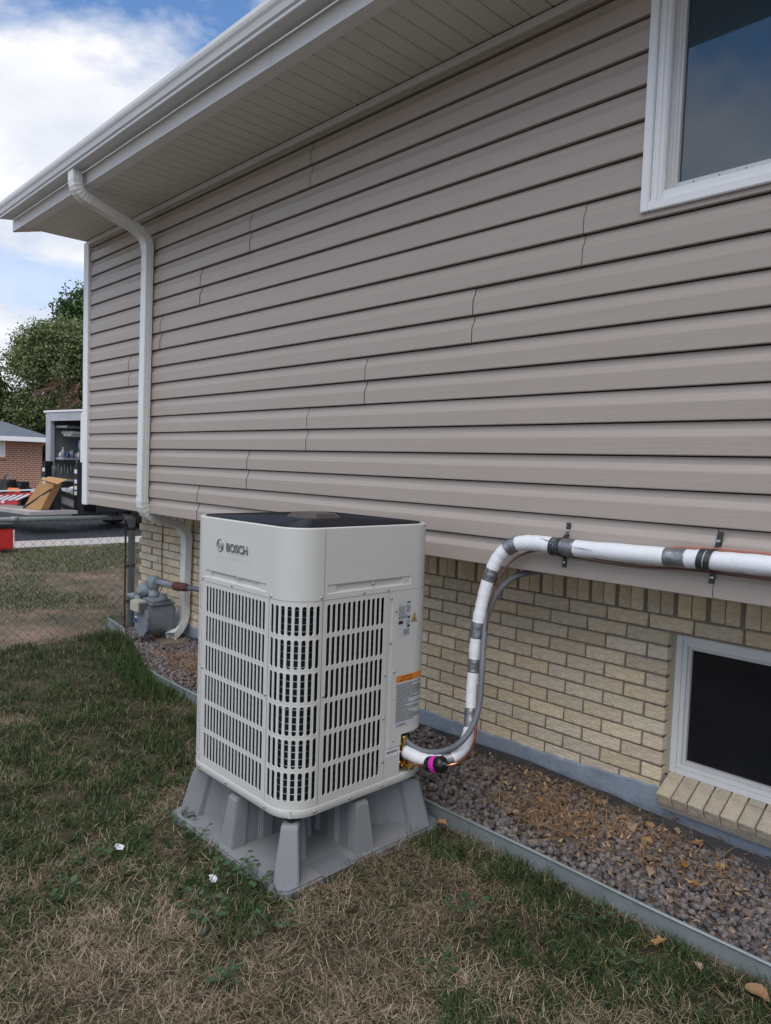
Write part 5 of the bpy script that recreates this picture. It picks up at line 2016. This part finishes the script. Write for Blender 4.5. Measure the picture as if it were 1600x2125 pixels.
# step ladder lying on the platform
ld = thing('step_ladder', tuple(TP(1.6, -1.0, .5)), 'red fibreglass step ladder with pale treads lying behind the fence', 'ladder')
for off, zz_ in ((0, .50), (.36, .66)):
    b = MB()
    b.bar(TP(.80, -1.02 + off, zz_ + .10), TP(2.45, -1.15 + off, zz_ - .02), .03, .09)
    b.build('rail', 'red_rail', ld)
for i in range(6):
    a = .95 + i * .26
    b = MB()
    b.bar(TP(a, -1.03 - .02 * i, .61 - .02 * i), TP(a + .05, -.69 - .02 * i, .75 - .02 * i), .07, .02)
    b.build('tread', 'alu', ld)
b = MB()
b.bar(TP(.75, -.64, .86), TP(2.2, -.80, .76), .06, .03)
b.build('brace', 'alu', ld)
MB().obox(TP(1.35, -1.082, .575), tX * .09, tY * .0015, tZ * .022).build('sticker', 'label_light', ld)
# tool bag, hose, bucket, cooler
tbg = thing('tool_bag', tuple(TP(2.1, -.6, .47)), 'black tool bag with an arched handle at the left picture edge', 'bag')
b = MB()
b.obox(TP(2.10, -.62, .86), tX * .26, tY * .13, tZ * .16)
b.build('bag_body', 'black_plastic', tbg, bevel=.05)
MB().tube([TP(2.10 + .2 * math.cos(a), -.62, .98 + .16 * math.sin(a)) for a in np.linspace(0, PI, 11)], .016, 6).build('handle', 'ink_grey', tbg)
hs_ = thing('orange_hose', tuple(TP(1.85, -.55, .5)), 'coil of bright orange hose in front of the black bag', 'hose')
for i in range(3):
    b = MB()
    b.tube([TP(1.85 + (.26 - .03 * i) * math.cos(a), -.55 + .16 * math.sin(a),   .72 + .05 * i) for a in np.linspace(0, 2 * PI, 25)[:-1]], .032, 8, closed=True)
    b.build('coil', 'orange_hose', hs_, fix=False)
bk = thing('bucket', tuple(TP(1.2, -.42, .47)), 'upturned grey bucket behind the ladder', 'bucket')
b = MB()
b.lathe(TP(1.22, -.42, .52), tZ, [(.16, 0), (.15, .2), (.12, .28), (.06, .31)], 16)
b.build('bucket_body', 'truck_grey', bk)
ck = thing('cooler', (-12.46, 3.6, 0), 'red cooler box with a black lid on the concrete strip beyond the fence', 'cooler')
b = MB()
b.box(-12.75, -12.42, 3.18, 3.78, .06, .40)
b.build('cooler_body', 'red_plastic', ck, bevel=.025)
b = MB()
b.box(-12.77, -12.40, 3.16, 3.80, .402, .47)
b.box(-12.70, -12.46, 3.22, 3.58, .47, .60)
b.build('lid', 'black_plastic', ck, bevel=.02)
b = MB()
b.box(-12.417, -12.408, 3.755, 3.775, .10, .38)
b.build('edge_trim', 'label_light', ck)
b = MB()
b.box(-12.417, -12.405, 3.26, 3.5, .28, .31)
b.build('handle', 'black_plastic', ck)

# ------------------------------------------------------------------ neighbour's house
nh = thing('neighbour_house', (-34, 6, 0), 'single storey red brick house with a grey shingle roof across the street', 'house')
nd = Vector((-32.2, 10.87, 0))
nx = Vector((-.27, -.963, 0)).normalized()      # along the front, to the left in the picture
ny = Vector((-.963, .27, 0)).normalized()       # away
def NP(a, l, z):
    return nd + nx * a + ny * l + tZ * z
def nbox(mb, a0, a1, l0, l1, z0, z1):
    mb.obox(NP((a0 + a1) / 2, (l0 + l1) / 2, (z0 + z1) / 2), nx * (a1 - a0) / 2, ny * (l1 - l0) / 2, tZ * (z1 - z0) / 2)
    return mb
b = nbox(MB(), 0, 13, 0, 8, 0, 2.2)
b.build('wall', 'nb_brick', nh)
b = MB()
e0, e1, l0, l1 = -.55, 13.5, -.55, 8.55
zt = 2.28
vs = [NP(e0, l0, zt), NP(e1, l0, zt), NP(e1, l1, zt), NP(e0, l1, zt), NP(e0 + 4.5, 4, zt + 1.55), NP(e1 - 4.5, 4, zt + 1.55)]
b.add(vs, [(0, 1, 5, 4), (1, 2, 5), (2, 3, 4, 5), (3, 0, 4), (3, 2, 1, 0)])
b.build('roof', 'nb_roof', nh)
b = MB()
nbox(b, e0 - .04, e1 + .04, l0 - .08, l0 + .02, zt - .16, zt + .03)
nbox(b, e0 - .06, e0 + .02, l0, l1, zt - .16, zt + .03)
nbox(b, e0, 0, l0, l1, zt - .17, zt - .14)
nbox(b, 0, e1, l0, -.002, zt - .17, zt - .14)
b.build('gutter', 'trim', nh)
for a0 in (1.38, 5.0, 9.0):
    b = MB()
    nbox(b, a0, a0 + 1.7, -.03, .02, 1.46, 2.12)
    wn = b.build('window', 'trim', nh)
    b = MB()
    nbox(b, a0 + .07, a0 + 1.63, -.045, -.031, 1.53, 2.09)
    b.build('pane', 'sash', wn)
    for k in range(12):
        b = MB()
        nbox(b, a0 + .10 + k * .125, a0 + .19 + k * .125, -.052, -.0455, 1.54, 2.08)
        b.build('curtain_fold', 'label_light', wn)
    b = MB()
    nbox(b, a0 - .05, a0 + 1.75, -.07, .02, 1.36, 1.458)
    b.build('sill', 'nb_brick', wn)


# ------------------------------------------------------------------ trees across the street
def tree(name, base, lab, blobs, n, leaf, c0, c1, trunk_r, limbs, dead=None, seed=0):
    rg = np.random.default_rng(seed)
    root = thing(name, tuple(base), lab, 'tree')
    B = np.array(blobs, float)
    tk = MB()
    top = Vector((B[:, 0].mean(), B[:, 1].mean(), B[:, 2].max()))
    b0 = Vector(base)
    tk.tube(spline([b0, b0.lerp(top, .35) + Vector((.2, -.2, 0)), b0.lerp(top, .7), top], 4), [trunk_r * (1 - .85 * i / 12) for i in range(13)], 8)
    for bx in blobs[:limbs]:
        c = Vector(bx[:3])
        s = b0.lerp(top, max(.15, min(.75, (c.z - b0.z) / (top.z - b0.z) - .15)))
        tk.tube(spline([s, s.lerp(c, .5) + Vector((0, 0, -.2)), c], 4), [trunk_r * .45 * (1 - .8 * i / 8) for i in range(9)], 6)
    tk.build('trunk', 'bark', root, fix=False)
    # leaf clumps: clusters inside the blobs, leaves around each cluster
    vol = B[:, 3] * B[:, 4] * B[:, 5]
    which = rg.choice(len(B), n // 26, p=vol / vol.sum())
    d = rg.normal(size=(len(which), 3))
    d /= np.linalg.norm(d, axis=1)[:, None]
    rad = rg.random(len(which)) ** .42
    cc = B[which, :3] + d * rad[:, None] * B[which, 3:6]
    ctone = rg.random(len(which))
    cl = np.repeat(np.arange(len(which)), 26)
    p = cc[cl] + rg.normal(0, leaf * 2.6, (len(cl), 3)) * np.array([1, 1, .7])
    m = len(p)
    a = rg.normal(size=(m, 3))
    a /= np.linalg.norm(a, axis=1)[:, None]
    u = np.cross(a, rg.normal(size=(m, 3)))
    u /= np.linalg.norm(u, axis=1)[:, None]
    s = leaf * rg.uniform(.6, 1.3, m)[:, None]
    V = np.stack([p - a * s, p + u * s * .55, p + a * s, p - u * s * .55], 1).reshape(-1, 3)
    t = np.clip(ctone[cl] * .65 + rg.random(m) * .35, 0, 1)
    C = mixc(c0, c1, t)
    hi = rg.random(m) < .05
    C[hi] *= np.array([1.7, 1.5, .9])
    np_mesh('crown', V, np.arange(m * 4), np.arange(m) * 4, 'leaves', root, col=np.repeat(C, 4, axis=0))
    if dead:
        tw = MB()
        for (p0, p1, spread, k) in dead:
            p0, p1 = Vector(p0), Vector(p1)
            tw.tube([p0, p0.lerp(p1, .5) + Vector((0, 0, -.1)), p1], [.05, .035, .015], 5)
            rr_ = random.Random(k)
            for i in range(70):
                s0 = p0.lerp(p1, rr_.random())
                e0_ = s0 + Vector((rr_.uniform(-.3, .3), rr_.uniform(-.9, .25), rr_.uniform(-.9, .1))) * spread
                tw.tube([s0, s0.lerp(e0_, .5) + Vector((0, 0, .06)), e0_], [.016, .011, .005], 3, caps=False)
        tw.build('dead_branches', 'dead_twig', root, fix=False)


tree('deciduous_tree', (-38, 13.2, 0), 'broad mixed green tree with dead brown lower branches behind the red brick house',
     [(-37.9, 13.0, 7.1, 1.6, 1.5, 1.0), (-38.0, 14.2, 7.5, 1.6, 1.5, 1.1), (-38, 12.9, 5.9, 1.8, 1.7, 1.2), (-38, 14.6, 6.2, 1.6, 1.6, 1.3), (-38.2, 15.6, 5.5, 1.6, 1.4, 2.0), (-38.0, 13.6, 4.3, 1.5, 2.0, 1.2), (-38.4, 11.9, 6.2, 1.0, .7, .6), (-38.2, 14.9, 3.2, 1.6, 1.5, 1.4), (-38.3, 12.4, 3.6, 1.4, 1.3, 1.0), (-38.2, 12.0, 7.0, .9, .6, .5)],
     60000, .075, (.05, .075, .03), (.26, .31, .135), .28, 8,
     dead=[((-36.6, 13.55, 5.4), (-36.5, 12.35, 4.6), 1.0, 1), ((-36.6, 14.1, 4.35), (-36.5, 13.0, 3.7), .95, 2), ((-36.6, 14.1, 5.2), (-36.5, 13.5, 4.3), .7, 3)], seed=1)
tree('tall_tree', (-43, 17.5, 0), 'tall dark green tree rising behind the broad one beside the house corner',
     [(-43, 17.2, 10.6, 1.6, 1.3, 1.0), (-43, 16.2, 9.6, 1.5, 1.2, 1.0), (-43, 17.8, 9.0, 1.8, 1.8, 1.4), (-43, 15.4, 8.3, 1.2, .9, .8), (-43, 18.5, 11.3, 1.5, 1.3, 1.0), (-43, 17.6, 7.2, 2, 2, 1.4), (-43, 19.3, 9.5, 1.8, 1.6, 1.8)],
     26000, .11, (.02, .05, .018), (.085, .15, .05), .3, 7, seed=2)
tree('leafy_tree', (-40, 9.2, 0), 'bright leafy tree at the left picture edge behind the grey roof',
     [(-40, 9.6, 6.4, 1.3, 1.6, 1.0), (-40, 10.4, 5.2, 1.3, 1.3, .9), (-40, 9.2, 4.6, 1.6, 1.7, 1.3), (-40, 11.2, 4.2, 1.4, 1.3, 1.1), (-40, 8.0, 6.6, 1.6, 1.6, 1.4), (-40, 12.3, 3.2, 1.4, 1.3, .9), (-39.6, 10.6, 3.2, 1.3, 1.8, .9)],
     36000, .085, (.035, .062, .022), (.13, .19, .07), .22, 7, seed=3)
# distant greenery closing the view between the houses
tree('background_tree', (-60, 22, 0), 'dark far tree seen in the gap between the brick house and the truck',
     [(-60, 21, 3.4, 2.5, 2.5, 2.2), (-60, 24, 3.2, 2.5, 2.5, 2.2), (-60, 27, 4.0, 2.5, 2.5, 2.6), (-60, 18, 3, 2.5, 2.5, 2.0), (-60, 21, 1.4, 2.5, 3.5, 1.2)], 22000, .17, (.014, .028, .014), (.05, .08, .035), .3, 4, seed=4)
